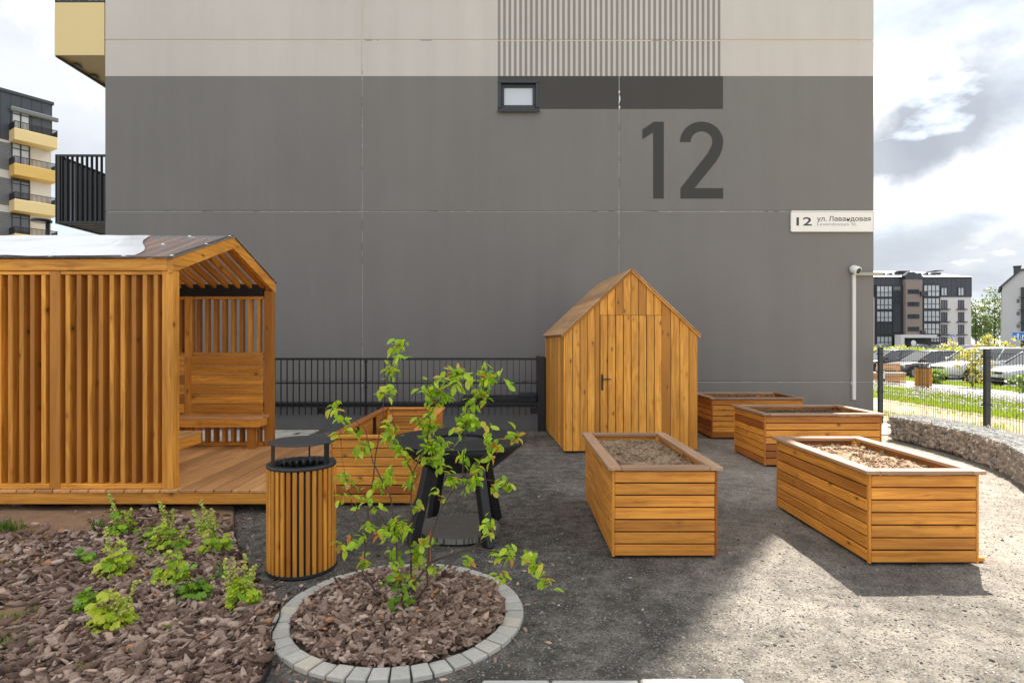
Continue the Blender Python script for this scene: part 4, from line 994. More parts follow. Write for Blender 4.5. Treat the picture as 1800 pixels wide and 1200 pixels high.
def grass(name, label, xy, h, z=0.0, tone=.5, loc=None, mat='grass', cat='grass'):
    N = len(xy); s = rng.uniform(h*.5, h*1.2, N); o = inst(name, GT, GF, np.column_stack([xy, np.full(N, z)]), rot_rand(N, .12, np.stack([s, s, s], 1)), np.clip(rng.normal(tone, .2, N), 0, 1), MT[mat], sel=rng.integers(0, 5, N), loc=loc)
    return tag(o, label, cat)
gk = lambda cx, cy, r, n: np.array([(cx+random.gauss(0, r), cy+random.gauss(0, r*.7)) for _ in range(n)])
c = G(9, 938); grass('grass_tuft', 'dark grass tuft in the bare soil at the far left', gk(c.x, c.y, .05, 26), .13, .02, .35, tuple(c))
c = G(174, 940); grass('grass_tuft', 'thin grass tuft at the edge of the bark below the pavilion', gk(c.x, c.y, .02, 10), .14, .02, .3, tuple(c))
xy = np.concatenate([gk(*G(x, y).xy, r, n) for x, y, r, n in ((15, 1005, .05, 40), (10, 1040, .06, 40), (35, 1130, .06, 60), (55, 1155, .05, 60), (15, 1140, .06, 60), (60, 1085, .04, 20), (95, 1105, .03, 20), (8, 1095, .05, 40), (75, 1130, .04, 26), (12, 1060, .05, 30))])
stuff(grass('sparse_grass', 'short sparse grass and moss growing through the thin bark at left', xy, .045, .025, .55))
# ------------------------------------------------------------------ gabion bench wall
gp = [(6.17, 9.55), (6.20, 8.7), (6.13, 7.85), (5.87, 6.95), (5.38, 6.08), (4.9, 5.45)]
def spl(pts, n):
    out = []
    for i in range(len(pts)-1):
        p0, p1, p2, p3 = [Vector((*pts[max(0, min(len(pts)-1, i+k))], 0)) for k in (-1, 0, 1, 2)]
        for k in range(n): u = k/n; out.append(.5*((2*p1)+(p2-p0)*u+(2*p0-5*p1+4*p2-p3)*u*u+(3*p1-p0-3*p2+p3)*u**3))
    out.append(Vector((*pts[-1], 0))); return out
gl = spl(gp, 12); GD, GH = .56, .395
gn = []
for i in range(len(gl)): d = (gl[min(i+1, len(gl)-1)]-gl[max(i-1, 0)]).normalized(); gn.append(Vector((-d.y, d.x, 0)))
GB = thing('gabion_bench', 'low curved gabion wall of beige stones in a wire cage', 'gabion', tuple(gl[20]))
m = MB()
q = lambda i, o, z: gl[i]+gn[i]*o+Vector((0, 0, z))
for i in range(len(gl)-1):
    b = [q(i, .05, .0), q(i, GD-.04, .0), q(i, GD-.04, GH-.05), q(i, .05, GH-.05)]; e = [q(i+1, .05, 0), q(i+1, GD-.04, 0), q(i+1, GD-.04, GH-.05), q(i+1, .05, GH-.05)]
    m.add(b+e, [(0, 4, 5, 1), (1, 5, 6, 2), (2, 6, 7, 3), (3, 7, 4, 0)]+([(0, 1, 2, 3)] if i == 0 else [])+([(7, 6, 5, 4)] if i == len(gl)-2 else []))
m.build('core', plain('gabion_core', (.05, .045, .04), .95), GB)
MT['gstone'] = tonemat('gabion_stone', [(0, (.20, .165, .13)), (.5, (.42, .355, .285)), (1, (.62, .55, .46))], .85, 35, .3, .5)
MT['gtop'] = tonemat('gabion_top_stone', [(0, (.20, .20, .195)), (.5, (.30, .30, .29)), (1, (.42, .42, .41))], .85, 40, .25, .4)
seg = [(gl[i+1]-gl[i]).length for i in range(len(gl)-1)]; tot = sum(seg)
def gpt(u, o, z):
    s = u*tot
    for i, l in enumerate(seg):
        if s <= l or i == len(seg)-1: f = min(1, s/l); return q(i, o, z).lerp(q(i+1, o, z), f)
        s -= l
L = []; 
for k in range(1250): L.append(gpt(random.random(), random.uniform(.03, .065), random.uniform(.03, GH-.035)))
for k in range(500): L.append(gpt(random.random(), GD-random.uniform(.02, .05), random.uniform(.02, GH-.03)))
for k in range(90): L.append(gpt(0, random.uniform(.02, GD-.03), random.uniform(.02, GH-.03)))
for k in range(80): L.append(gpt(1, random.uniform(.02, GD-.03), random.uniform(.02, GH-.03)))
N = len(L); s = rng.uniform(.024, .046, N)
st = inst('stones', BT, BF, [tuple(p) for p in L], rot_rand(N, .9, np.stack([s*1.25, s, s*.75], 1)), np.clip(rng.normal(.5, .25, N), 0, 1), MT['gstone'], GB, sel=rng.integers(0, 5, N)); stuff(st)
L = [gpt(random.random(), random.uniform(.03, GD-.03), GH-.03) for k in range(1500)]; N = len(L); s = rng.uniform(.018, .045, N)
st = inst('top_stones', BT, BF, [tuple(p) for p in L], rot_rand(N, .15, np.stack([s*1.3, s, s*.45], 1)), np.clip(rng.normal(.55, .22, N), 0, 1), MT['gtop'], GB, sel=rng.integers(0, 5, N)); stuff(st)
MT['wire'] = plain('galvanised_wire', (.34, .34, .33), .4, .5, .1)
m = MB(); nn_ = int(tot/.052)
for k in range(nn_+1):
    u = k/nn_; m.bar(gpt(u, 0, 0), gpt(u, 0, GH), .0035, .0035, (1, 0, 0)); m.bar(gpt(u, 0, GH), gpt(u, GD, GH), .0035, .0035); 
    if k % 2 == 0: m.bar(gpt(u, GD, 0), gpt(u, GD, GH), .0035, .0035, (1, 0, 0))
for o_, zs_ in ((0, [.01+GH*j/4 for j in range(5)]), (GD, [.01+GH*j/4 for j in range(5)])):
    for z in zs_: m.tube([gpt(j/50, o_, min(z, GH)) for j in range(51)], .0022, 4)
for o_ in (.14, .28, .42): m.tube([gpt(j/50, o_, GH+.003) for j in range(51)], .0022, 4)
for u in (0, 1):
    for j in range(1, 9): m.bar(gpt(u, GD*j/9, 0), gpt(u, GD*j/9, GH), .0035, .0035, (1, 0, 0))
m.build('wire_cage', MT['wire'], GB)
# ------------------------------------------------------------------ welded mesh fence
MF = thing('mesh_fence', 'dark grey welded mesh fence panels beside the gabion wall', 'fence', (7.3, 9.2, 0))
fpts = [Vector((7.215, 11.42, 0)), Vector((7.33, 9.0, 0)), Vector((7.45, 6.55, 0)), Vector((7.57, 4.1, 0))]
MT['post'] = plain('fence_post_coat', (.045, .05, .055), .5, .2, .1)
for p in fpts:
    m = MB(); m.box(p.x-.042, p.x+.042, p.y-.03, p.y+.03, -.1, 1.475, .005, 'z'); m.box(p.x-.044, p.x+.044, p.y-.032, p.y+.032, 1.4755, 1.49, .004); o = m.build('post', MT['post'], MF)
    for z in (.12, .62, 1.0, 1.36): m = MB(); m.box(p.x-.065, p.x+.05, p.y-.034, p.y+.034, z-.012, z+.012, .003); m.build('clamp', MT['black'], o)
for a, b in zip(fpts, fpts[1:]):
    m = MB(); n = int((b-a).length/.05); off = Vector((-.05, 0, 0)); A, B = a+off, b+off
    for k in range(1, n): p = A.lerp(B, k/n); m.bar(p+Vector((0, 0, .03)), p+Vector((0, 0, 1.43)), .0045, .0045, (1, 0, 0))
    for z in (.05, .25, .45, .65, .85, 1.05, 1.25, 1.42): m.bar(A+Vector((-.004, 0, z)), B+Vector((-.004, 0, z)), .0055, .0055)
    m.build('mesh_panel', MT['post'], MF)
# ------------------------------------------------------------------ beyond the fence
MT['meadow'] = leafmat('meadow_blade', [(0, (.09, .17, .015)), (.5, (.26, .38, .03)), (1, (.46, .50, .08))], .35)
def keep_lawn(x, y): return max(0, min(1, .75+1.3*mnoise.noise(Vector((x*.8, y*.5, 3)))))*min(1, (15/max(y, 1))**1.2)
stuff(grass('meadow_grass', 'green meadow grass strip between the sandy soil and the pale path', scatter(9000, 10.3, 13.35, 9.5, 27, keep_lawn), .13, 0, .6, mat='meadow'))
stuff(grass('sparse_meadow', 'sparse grass tufts on the sandy soil beyond the fence', scatter(2600, 7.7, 10.5, 6, 24, lambda x, y: max(0, -.05+1.5*mnoise.noise(Vector((x*.9, y*.6, 8)))+.12)), .09, 0, .7, mat='meadow'))
stuff(grass('verge_grass', 'green grass verge between the path and the parked cars', scatter(5200, 16.0, 17.6, 11, 36, lambda x, y: 1), .16, -.06, .65, mat='meadow'))
xy = scatter(5200, 10.6, 13.3, 9.5, 24, lambda x, y: max(0, min(1, .35+1.6*mnoise.noise(Vector((x*.9, y*.45, 31))))))
N = len(xy); s = rng.uniform(.010, .022, N)
MT['petal'] = tonemat('meadow_flower', [(0, (.55, .52, .50)), (.7, (.75, .74, .72)), (1, (.60, .50, .55))], .7, 30, .1, 0)
o = stuff(inst('meadow_flowers', BT[:2], BF[:2], np.column_stack([xy, rng.uniform(.08, .2, N)]), rot_rand(N, .5, np.stack([s, s, s*.7], 1)), rng.uniform(0, 1, N), MT['petal'], sel=rng.integers(0, 2, N))); tag(o, 'small white flowers dotted through the meadow strip', 'flowers')
# leafy things
LFT = [leaf_template(.6, .2, .2, 3), leaf_template(.5, .3, .35, 3)]
def foliage(name, parent, blobs, n, size, tone, mat, tv=.2, loc=None):
    pts = []; dr = []
    ws = np.array([b[2] for b in blobs], float); ws = ws/ws.sum(); pick = rng.choice(len(blobs), n, p=ws)
    L = np.zeros((n, 3)); D = rng.normal(0, 1, (n, 3)); r = rng.uniform(.55, 1.05, n)**.5; dn = D/np.linalg.norm(D, axis=1)[:, None]
    B = np.array([[*b[0], *b[1]] for b in blobs])[pick]; L = B[:, :3]+dn*B[:, 3:]*r[:, None]
    dirs = dn+rng.normal(0, .6, (n, 3)); s = rng.uniform(size*.6, size*1.3, n)
    return inst(name, [t[0] for t in LFT], [t[1] for t in LFT], L, aim(dirs)*s[:, None, None], np.clip(rng.normal(tone, tv, n), 0, 1), MT[mat], parent, sel=rng.integers(0, 2, n), loc=loc)
MT['treeleaf'] = leafmat('tree_leaf', [(0, (.04, .085, .015)), (.5, (.09, .16, .03)), (1, (.20, .26, .05))], .3)
MT['goldleaf'] = leafmat('golden_leaf', [(0, (.22, .26, .02)), (.5, (.46, .44, .03)), (1, (.62, .46, .05))], .35)
MT['trunk'] = plain('tree_bark', (.12, .10, .08), .9, 0, .3, 8, .4)
def tree(name, label, cat, base, h, w, nb, n, size, tone, mat, group=None, trunk=.3, crown0=.3):
    b = Vector(base); t = thing(name, label, cat, tuple(b), 0, group); m = MB(); th = h*.92
    lean = Vector((random.gauss(0, .02)*h, 0, 0)); m.tube([b, b+lean*.5+Vector((0, 0, th*.5)), b+lean+Vector((0, 0, th))], [trunk, trunk*.6, trunk*.12], 7)
    blobs = []
    for k in range(nb):
        u = crown0+(1-crown0)*(k+.5)/nb; rr = w*.5*math.sin(math.pi*min(1, (u-crown0*.7)/(1.04-crown0*.7)))**.7; a = random.uniform(0, 6.28); o = random.uniform(.2, .75)*rr
        c = b+lean*u+Vector((math.cos(a)*o, math.sin(a)*o, h*u)); s = rr*random.uniform(.35, .6); blobs.append((tuple(c), (s, s, s*.75), s*s)); m.tube([b+lean*u*.8+Vector((0, 0, h*u*.8)), c], [trunk*.25, trunk*.05], 4)
    m.build('trunk', MT['trunk'], t); foliage('crown', t, blobs, n, size, tone, mat); return t
# bushes on the verge
def bush(label, p, rad, h, n, size, tone, mat, name='bush'):
    b = Vector(p); t = thing(name, label, 'bush', tuple(b)); m = MB(); blobs = []
    for k in range(9):
        a = random.uniform(0, 6.28); r = random.uniform(0, .7)*rad; c = b+Vector((math.cos(a)*r, math.sin(a)*r, h*random.uniform(.25, .85))); s = rad*random.uniform(.25, .45); blobs.append((tuple(c), (s, s, s), 1)); m.tube([b, (b+c)/2+Vector((0, 0, .05)), c], [.012, .009, .004], 5)
    m.build('branches', MT['stem'], t); foliage('leaves', t, blobs, n, size, tone, mat); return t
bush('golden-leaved bush on the verge in front of the white car', (16.1, 20.4, 0), .75, 1.35, 420, .11, .5, 'goldleaf')
bush('low green plant with broad leaves between the bin and golden bush', (14.6+1.45, 22.2, 0), .5, .5, 260, .14, .35, 'meadow')
bush('yellow-leaved bush below the blue lane sign', (37.0, 42, -.3), 1.6, 1.75, 500, .28, .6, 'goldleaf')
bush('orange-flowered lily clump on the verge before the silver car', (16.15, 18.4, 0), .38, .5, 150, .16, .3, 'meadow')
bush('yellow-green bush at the far wall foot behind the corner fence post', (27.6, 44, -.3), 1.0, 1.6, 300, .2, .45, 'goldleaf')
bush('yellow-green bush left of the white entrance portal', (34.6, 52, -.3), .9, 1.6, 260, .2, .5, 'goldleaf')
bush('thin pale green sapling below the blue parking sign', (43, 57, -.3), 1.4, 1.95, 320, .2, .55, 'goldleaf')
bush('grey-green rounded bush behind the silver car', (30.0, 36.0, -.35), 1.3, 1.6, 400, .18, .3, 'treeleaf')
# clipped hedge behind the car row
hb = thing('hedge', 'long low yellow-green hedge behind the parked cars', 'hedge', (31, 45, -.35)); blobs = []
for k in range(60): u = k/59; c = Vector((32.2-2.6*u, 51-13*u, .42)); blobs.append((tuple(c+Vector((random.gauss(0, .2), 0, random.gauss(.0, .08)))), (.75, .6, .62), 1))
m = MB(); 
for b in blobs: m.tube([(b[0][0], b[0][1], -.36), b[0]], [.03, .015], 4)
m.build('stems', MT['trunk'], hb); foliage('leaves', hb, blobs, 3400, .19, .62, 'meadow')
# trees between the far blocks
for lab, x, d, h, w in (('tall pale birch just right of the dark far block', 1716, 128, 10.5, 6.5), ('tallest birch between the two far blocks', 1748, 128, 13.5, 8), ('feathery birch at the left of the light far block', 1770, 140, 12, 7), ('low bushy tree in the gap between the far blocks', 1731, 138, 7.5, 7)):
    tree('birch_tree', lab, 'tree', ((x-900)*d/F, d, 0), h, w, 20, 1700, .46, .6, 'treeleaf', 'trees between the far blocks', .16, .15)
tree('young_tree', 'small bright yellow-green young tree beyond the parked cars', 'tree', ((1738-900)*52/F, 52, -.3), 2.5, 1.7, 9, 420, .2, .45, 'goldleaf', None, .05, .3)
# ------------------------------------------------------------------ bench, bin, bollard by the path
MT['pinkwood'] = wood('pale_bench_boards', W(.40, .20, .09), W(.62, .36, .18), W(.55, .28, .12), knot=.01)
t = thing('planter_bench', 'slatted wooden box bench with a backrest beside the path', 'bench', (14.05, 22, 0), R(-12)); m = MB()
for k in range(5): m.box(-.62, .62, -.25, -.225, .05+.07*k, .05+.07*k+.06, .003); m.box(-.62, .62, .225, .25, .05+.07*k, .05+.07*k+.06, .003); m.box(-.62, -.595, -.22, .22, .05+.07*k, .05+.07*k+.06, .003, 'y')
m.build('base', MT['pinkwood'], t, world=False); m = MB(); m.box(-.64, .64, -.27, .27, .402, .44, .005); m.build('seat', MT['palestone'], t, world=False)
m = MB()
for k in range(3): m.box(-.2, .62, .2, .225, .5+.09*k, .58+.09*k, .003)
for x in (-.1, .5): m.box(x, x+.04, .226, .25, .40, .77)
m.build('backrest', MT['pinkwood'], t, world=False)
r2 = LB.copy(); COL.objects.link(r2); r2.location = (13.33, 18.9, 0); r2['label'] = 'distant wooden slatted litter bin beside the bench on the pale path'
for ch in list(LB.children): c = ch.copy(); COL.objects.link(c); c.parent = r2
LB['group'] = r2['group'] = 'wooden litter bins'
t = thing('bollard', 'short dark bollard with a pale top left of the bench', 'bollard', (13.72, 21.6, 0)); m = MB(); m.box(13.66, 13.78, 21.54, 21.66, -.02, .22, .006); m.build('base', MT['anth'], t); m = MB(); m.box(13.655, 13.785, 21.535, 21.665, .2205, .5, .01); m.build('head', MT['duct'], t)
# ------------------------------------------------------------------ parked cars
MT['tyre'] = plain('tyre', (.02, .02, .02), .8); MT['alloy'] = plain('alloy_rim', (.40, .41, .42), .35, .7); MT['lamp'] = plain('headlamp_glass', (.62, .64, .66), .12, 0, .05, spec=.8); MT['carglass'] = plain('car_glass', (.03, .035, .04), .05, 0, .2, 1, spec=1.0)
def paint(name, col): return plain(name, col, .28, .15, .04, 2, coat=.8)
def car(label, loc, rz, col, L=4.5, Wd=1.8, H=1.48, suv=0.0, detail=True, group='cars parked in a row beyond the fence'):
    t = thing('parked_car', label, 'car', loc, rz, group)
    hw = Wd/2; g0 = .22+.06*suv; bz = .95+.12*suv
    st = [(-L/2, .62*hw*1.25, g0+.22, bz-.10), (-L/2+.12, hw*.93, g0+.05, bz+.02), (-L/2+.9, hw, g0, bz+.05), (-.3, hw, g0, bz), (.75, hw, g0, bz-.03), (L/2-.9, hw*.985, g0, bz-.10), (L/2-.25, hw*.90, g0+.02, bz-.22), (L/2-.04, hw*.74, g0+.06, bz-.33), (L/2, hw*.62, g0+.16, bz-.40)]
    m = MB(); vs = []; K = 12
    for (x, w, z0, z1) in st:
        zm = (z0+z1)/2
        for (a, b) in ((0, z0), (.8, z0), (.97, z0+.10), (1.0, zm), (.975, z1-.08), (.88, z1), (0, z1+.05), (-.88, z1), (-.975, z1-.08), (-1.0, zm), (-.97, z0+.10), (-.8, z0)): vs.append((x, a*w, b))
    fs = [(i*K+j, i*K+(j+1) % K, (i+1)*K+(j+1) % K, (i+1)*K+j) for i in range(len(st)-1) for j in range(K)]+[tuple(reversed(range(K))), tuple((len(st)-1)*K+j for j in range(K))]
    m.add(vs, fs)
    # roof and pillars
    rw = hw*.70; bw = hw*.90; xb = (-L/2+.35, L/2-1.15); xt = (-L/2+.95-.35*suv, L/2-2.0+.1*suv)
    zt = H; zb = bz-.02; rf = []
    for (x, w, z) in ((xt[0]-.12, rw*.92, zt-.06), (xt[0]+.25, rw, zt), (xt[1]-.4, rw, zt-.0), (xt[1]+.08, rw*.95, zt-.06)): rf += [(x, -w, z-.05), (x, -w*.9, z), (x, 0, z+.025), (x, w*.9, z), (x, w, z-.05), (x, 0, z-.07)]
    m.add(rf, [(i*6+j, i*6+(j+1) % 6, i*6+6+(j+1) % 6, i*6+6+j) for i in range(3) for j in range(6)]+[tuple(reversed(range(6))), tuple(18+j for j in range(6))])
    for s_ in (-1, 1):
        for (x0, x1, w) in ((xb[1], xt[1]+.05, .07), (xb[0], xt[0]-.08, .13), (.05, (xt[0]+xt[1])/2+.15, .06)): m.bar((x0, s_*bw*.985, zb), (x1, s_*rw*.985, zt-.05), .05, w, (1, 0, 0))
    body = m.build('body', paint('car_paint', col), t, smooth=False, world=False)
    for p in body.data.polygons: p.use_smooth = True
    md = body.modifiers.new('edge', 'BEVEL'); md.width = .02; md.segments = 2; md.limit_method = 'ANGLE'
    m = MB(); A = [(xb[0]+.05, -bw*.97, zb), (xb[1]-.04, -bw*.97, zb), (xb[1]-.04, bw*.97, zb), (xb[0]+.05, bw*.97, zb)]; B = [(xt[0]-.08, -rw*.95, zt-.04), (xt[1]+.04, -rw*.95, zt-.04), (xt[1]+.04, rw*.95, zt-.04), (xt[0]-.08, rw*.95, zt-.04)]
    m.add(A+B, [(0, 1, 5, 4), (1, 2, 6, 5), (2, 3, 7, 6), (3, 0, 4, 7), (4, 5, 6, 7)]); m.build('window', MT['carglass'], t, world=False)
    if not detail: 
        m = MB()
        for x in (-L*.29, L*.30):
            for s_ in (-1, 1): m.tube([(x, s_*(hw-.2), .31), (x, s_*(hw+.01), .31)], .31, 14)
        m.build('wheels', MT['tyre'], t, world=False); return t
    for x in (-L*.29, L*.30):
        for s_ in (-1, 1):
            m = MB(); m.tube([(x, s_*(hw-.02), .36), (x, s_*(hw+.004), .36)], .385, 22); m.build('wheel_arch', MT['rubber'], t, world=False)
            m = MB(); m.tube([(x, s_*(hw-.2), .325), (x, s_*(hw-.02), .325), (x, s_*(hw+.016), .325)], [.325, .325, .30], 22); wh = m.build('wheel', MT['tyre'], t, world=False)
            m = MB(); m.tube([(x, s_*(hw+.005), .325), (x, s_*(hw+.022), .325)], [.215, .20], 16); m.build('rim', MT['alloy'], wh, world=False)
    fz = bz-.36
    for s_ in (-1, 1):
        m = MB(); m.bar((L/2-.10, s_*hw*.50, fz+.03), (L/2-.42, s_*hw*.90, fz+.08), .10, .14, (0, 0, 1), .02); m.build('headlight', MT['lamp'], t, world=False)
        m = MB(); m.obox((L/2-1.35, s_*(hw+.06), bz+.06), (1, 0, 0), (0, 1, 0), (0, 0, 1), .14, .2, .13, .035); m.build('mirror', body.data.materials[0], t, world=False)
    m = MB(); m.obox((L/2-.02, 0, fz-.0), (0, 1, 0), (1, 0, 0), (0, 0, 1), hw*.85, .06, .10, .015); m.obox((L/2-.02, 0, fz-.24), (0, 1, 0), (1, 0, 0), (0, 0, 1), hw*1.1, .06, .13, .02); m.build('grille', MT['rubber'], t, world=False)
    m = MB(); m.obox((L/2+.02, 0, fz-.12), (0, 1, 0), (1, 0, 0), (0, 0, 1), .5, .02, .11, .003); m.build('number_plate', MT['white'], t, world=False)
    m = MB(); m.tube([(L/2+.012, 0, fz+.02), (L/2+.022, 0, fz+.02)], .055, 14); m.build('badge', MT['alloy'], t, world=False)
    return t
car('black saloon at the far end of the parked row', (22.2, 34.3, -.35), R(184), (.02, .021, .024))
car('dark brown saloon parked between the black and the white car', (22.1, 31.0, -.35), R(182), (.075, .055, .050))
car('tall white car parked behind the golden bush', (22.4, 27.8, -.35), R(184), (.62, .62, .61), 4.5, 1.85, 1.66, 1.0)
car('silver-white car nearest the camera, right of the fence post', (22.5, 24.6, -.35), R(183), (.46, .47, .48), 4.55, 1.84, 1.55, .4)
for lab, x, d, rz, col in (('small dark blue far car before the entrance portal', 1622, 92, 4, (.03, .035, .05)), ('small grey far car left of the parking sign', 1655, 88, 100, (.25, .27, .29)), ('small dark far car right of the parking sign', 1697, 84, 186, (.05, .05, .055)), ('small red far car beneath the birch gap', 1712, 80, 185, (.45, .10, .05)), ('small white far car in front of the birches', 1724, 92, 184, (.75, .75, .75)), ('small pale far car near the light far block', 1752, 70, 180, (.66, .67, .68)), ('small black far car left of the portal', 1555, 90, 10, (.03, .03, .032))):
    car(lab, ((x-900)*d/F, d, -.35), R(rz), col, detail=False, group='far cars before the apartment blocks')
# ------------------------------------------------------------------ road signs
MT['blue'] = plain('sign_blue', (.02, .13, .52), .45, 0, .03); MT['galv'] = plain('galvanised_pole', (.42, .43, .43), .45, .3, .1)
def signpost(label, x, y0, y1, d, wpx, name='road_sign'):
    b = Vector(((x-900)*d/F, d, 0)); t = thing(name, label, 'road sign', tuple(b)); z0, z1 = CH+(600-y1)*d/F, CH+(600-y0)*d/F
    m = MB(); m.tube([b+Vector((0, .05, 0)), b+Vector((0, .05, z1-.02))], .04, 8); m.build('pole', MT['galv'], t); return t, b, z0, z1
t, b, z0, z1 = signpost('small blue parking sign with a white letter P before the far block', 1674.5, 588, 597, 72, 6); w = (z1-z0)
m = MB(); m.box(b.x-w*.36, b.x+w*.36, b.y-.01, b.y+.008, z0, z1, .003); m.build('sign_panel', MT['blue'], t)
m = MB(); fit_text(m, 'P', b.x-w*.17, b.x+w*.17, z0+w*.18, z1-w*.18, b.y-.013); m.build('lettering', MT['white'], t)
t, b, z0, z1 = signpost('round pale sign back on a pole before the entrance portal', 1606, 598, 607, 66, 7); r_ = (z1-z0)/2
m = MB(); m.tube([(b.x, b.y-.01, (z0+z1)/2), (b.x, b.y+.01, (z0+z1)/2)], r_, 20); m.build('sign_panel', MT['duct'], t)
d = 50; zs0, zs1 = CH+(600-598.5)*d/F, CH+(600-583)*d/F; xs0, xs1 = (1778.5-900)*d/F, (1840-900)*d/F
b = Vector(((1793-900)*d/F, d, 0)); t = thing('road_sign', 'blue lane direction sign with white arrows at the right edge', 'road sign', tuple(b))
m = MB(); 
for x in (b.x, b.x+1.6): m.tube([(x, d+.05, 0), (x, d+.05, zs1-.05)], .04, 8)
m.build('pole', MT['galv'], t); m = MB(); m.box(xs0, xs1, d-.01, d+.01, zs0, zs1, .004); m.build('sign_panel', MT['blue'], t)
k = d/F; u = lambda a, bb: (xs0+a*k, zs0+bb*k)
m = MB(); yy = d-.013
def quad2(pts): m.prism([u(*p) for p in pts], (0, yy, 0), (1, 0, 0), (0, 0, 1), .002)
e = .55
m.prism([u(e*0+.3, .3), u(61.2, .3), u(61.2, .8), u(.3, .8)], (0, yy, 0), (1, 0, 0), (0, 0, 1), .002); quad2([(.3, 14.7), (61.2, 14.7), (61.2, 15.2), (.3, 15.2)]); quad2([(.3, .8), (.8, .8), (.8, 14.7), (.3, 14.7)]); quad2([(60.7, .8), (61.2, .8), (61.2, 14.7), (60.7, 14.7)])
quad2([(10, 2), (11.6, 2), (11.6, 10), (10, 10)]); quad2([(8.2, 9.6), (13.4, 9.6), (10.8, 13.4)]); quad2([(5.2, 6.6), (10, 6.6), (10, 8), (5.2, 8)]); quad2([(1.8, 7.3), (5.2, 5.2), (5.2, 9.4)])
quad2([(14.5, 2), (15, 2), (15, 9), (14.5, 9)]); quad2([(18, 2), (19.6, 2), (19.6, 8), (18, 8)]); quad2([(18, 8), (26, 8), (26, 9.6), (18, 9.6)]); quad2([(26, 6.6), (29.4, 8.8), (26, 11)])
m.build('arrows', MT['white'], t)
# ------------------------------------------------------------------ far apartment blocks
MT['facade'] = plain('pale_facade', (.60, .58, .55), .85, 0, .04, .3); MT['brownfac'] = plain('brown_facade', (.27, .215, .185), .85, 0, .06, .3); MT['greyfac'] = plain('grey_facade', (.46, .455, .45), .85, 0, .04, .3)
def seam_mat():
    t = NT('standing_seam'); o = t.geo(); sp = t.n('ShaderNodeSeparateXYZ', {0: o}); s_ = t.math('FRACT', t.math('MULTIPLY', t.math('ADD', sp.outputs[0], sp.outputs[1]), 1.05))
    t.set(Base_Color=t.mix(t.math('LESS_THAN', s_, .12), c4(.055, .06, .072), c4(.028, .03, .037)), Roughness=.5, Metallic=.2); return t.m
MT['seam'] = seam_mat()
DB = 118.0; fx_ = lambda x: (x-900)*DB/F; fz_ = lambda y: CH+(600-y)*DB/F
cx8 = lambda cx: 1530+cx/7.5; cy8 = lambda cy: 460+cy/7.5                     # from enlarged view of the photo
FX = lambda c: fx_(cx8(c)); FZ = lambda c: fz_(cy8(c))
FBK = thing('apartment_block', 'far white and brown apartment block with a dark attic storey', 'building', (FX(700), DB, 0))
x0, x1 = FX(-420), FX(1328)
m = MB(); m.box(x0, x1, DB, DB+13, 0, FZ(465)); m.build('wall', MT['facade'], FBK)
m = MB(); m.box(x0-.05, x1+.05, DB-.12, DB+13.1, FZ(465)+.01, FZ(205)); m.build('attic_storey', MT['seam'], FBK)
m = MB(); zr0, zr1 = FZ(203), CH+(600-cy8(126))*(DB+6.5)/F; m.add([(x0-.3, DB-.5, zr0), (x1+.3, DB-.5, zr0), (x1+.3, DB+13.5, zr0), (x0-.3, DB+13.5, zr0), (x0+3, DB+6.5, zr1), (x1-8, DB+6.5, zr1)], [(0, 1, 5, 4), (1, 2, 5), (2, 3, 4, 5), (3, 0, 4), (3, 2, 1, 0)])
rf = m.build('roof', plain('metal_roof', (.20, .205, .22), .45, .3, .1), FBK)
for (a, b_) in ((60, 130), (520, 625), (1010, 1075)):
    m = MB(); m.box(FX(a), FX(b_), DB+3, DB+5, zr0, FZ(120 if a > 900 else 112)); m.box(FX(a)-.3, FX(b_)+.3, DB+2.7, DB+5.3, FZ(98 if a > 900 else 108), FZ(90 if a > 900 else 98)); m.build('chimney', MT['seam'], rf)
m = MB()
for k in range(26):
    xx = x0+9+k*(x1-x0-14)/26; m.box(xx, xx+.5, DB+1.6, DB+1.9, zr0+.3, zr0+.8+.15*(k % 3)); m.box(xx-.3, xx+.9, DB+1.1, DB+1.25, zr0+.2, zr0+.42)
m.build('snow_guard', MT['seam'], rf)
m = MB(); m.box(FX(418), FX(636), DB-1.1, DB-.13, 0, FZ(235)); m.build('stair_tower', MT['brownfac'], FBK)
m = MB(); m.prism([(FX(400), FZ(190)), (FX(455), FZ(142)), (FX(520), FZ(142)), (FX(640), FZ(200)), (FX(640), FZ(235.5)), (FX(418), FZ(235.5))], (0, DB-.14, 0), (1, 0, 0), (0, 0, 1), 1.1); m.build('gable', MT['seam'], FBK)
def glaz(a, b_, c, d, nx, ny, yo=.16, mat='glasslit', split=None, name='window', dark=False):
    X0, X1, Za, Zb = FX(a), FX(b_), FZ(d), FZ(c); m = MB(); t_ = .13
    m.box(X0, X1, DB-yo-.10, DB-yo, Zb-t_, Zb); m.box(X0, X1, DB-yo-.10, DB-yo, Za, Za+t_)
    for k in range(nx+1): x = X0+(X1-X0-t_)*k/nx; m.box(x, x+t_, DB-yo-.10, DB-yo-.002, Za+t_+.001, Zb-t_-.001)
    for s_ in (split or []): z = Za+(Zb-Za)*s_; m.box(X0+.01, X1-.01, DB-yo-.095, DB-yo-.004, z-.06, z+.06)
    f = m.build(name, MT['anth'], FBK); m = MB(); m.box(X0+.02, X1-.02, DB-yo-.05, DB-yo+.3*0+.04, Za+.02, Zb-.02); m.build('pane', MT[mat], f)
m = MB(); m.box(FX(52), FX(417), DB-.35, DB-.125, FZ(1135), FZ(305)); m.box(FX(637), FX(905), DB-.351, DB-.125, FZ(1085), FZ(295)); m.build('balcony_frame', MT['anth'], FBK)
for (c, d) in ((318, 470), (482, 632), (650, 795), (812, 952), (978, 1120)):
    glaz(62, 272, c, d, 4, 1, .36, 'glass' if c == 812 else 'glasslit', [.42])
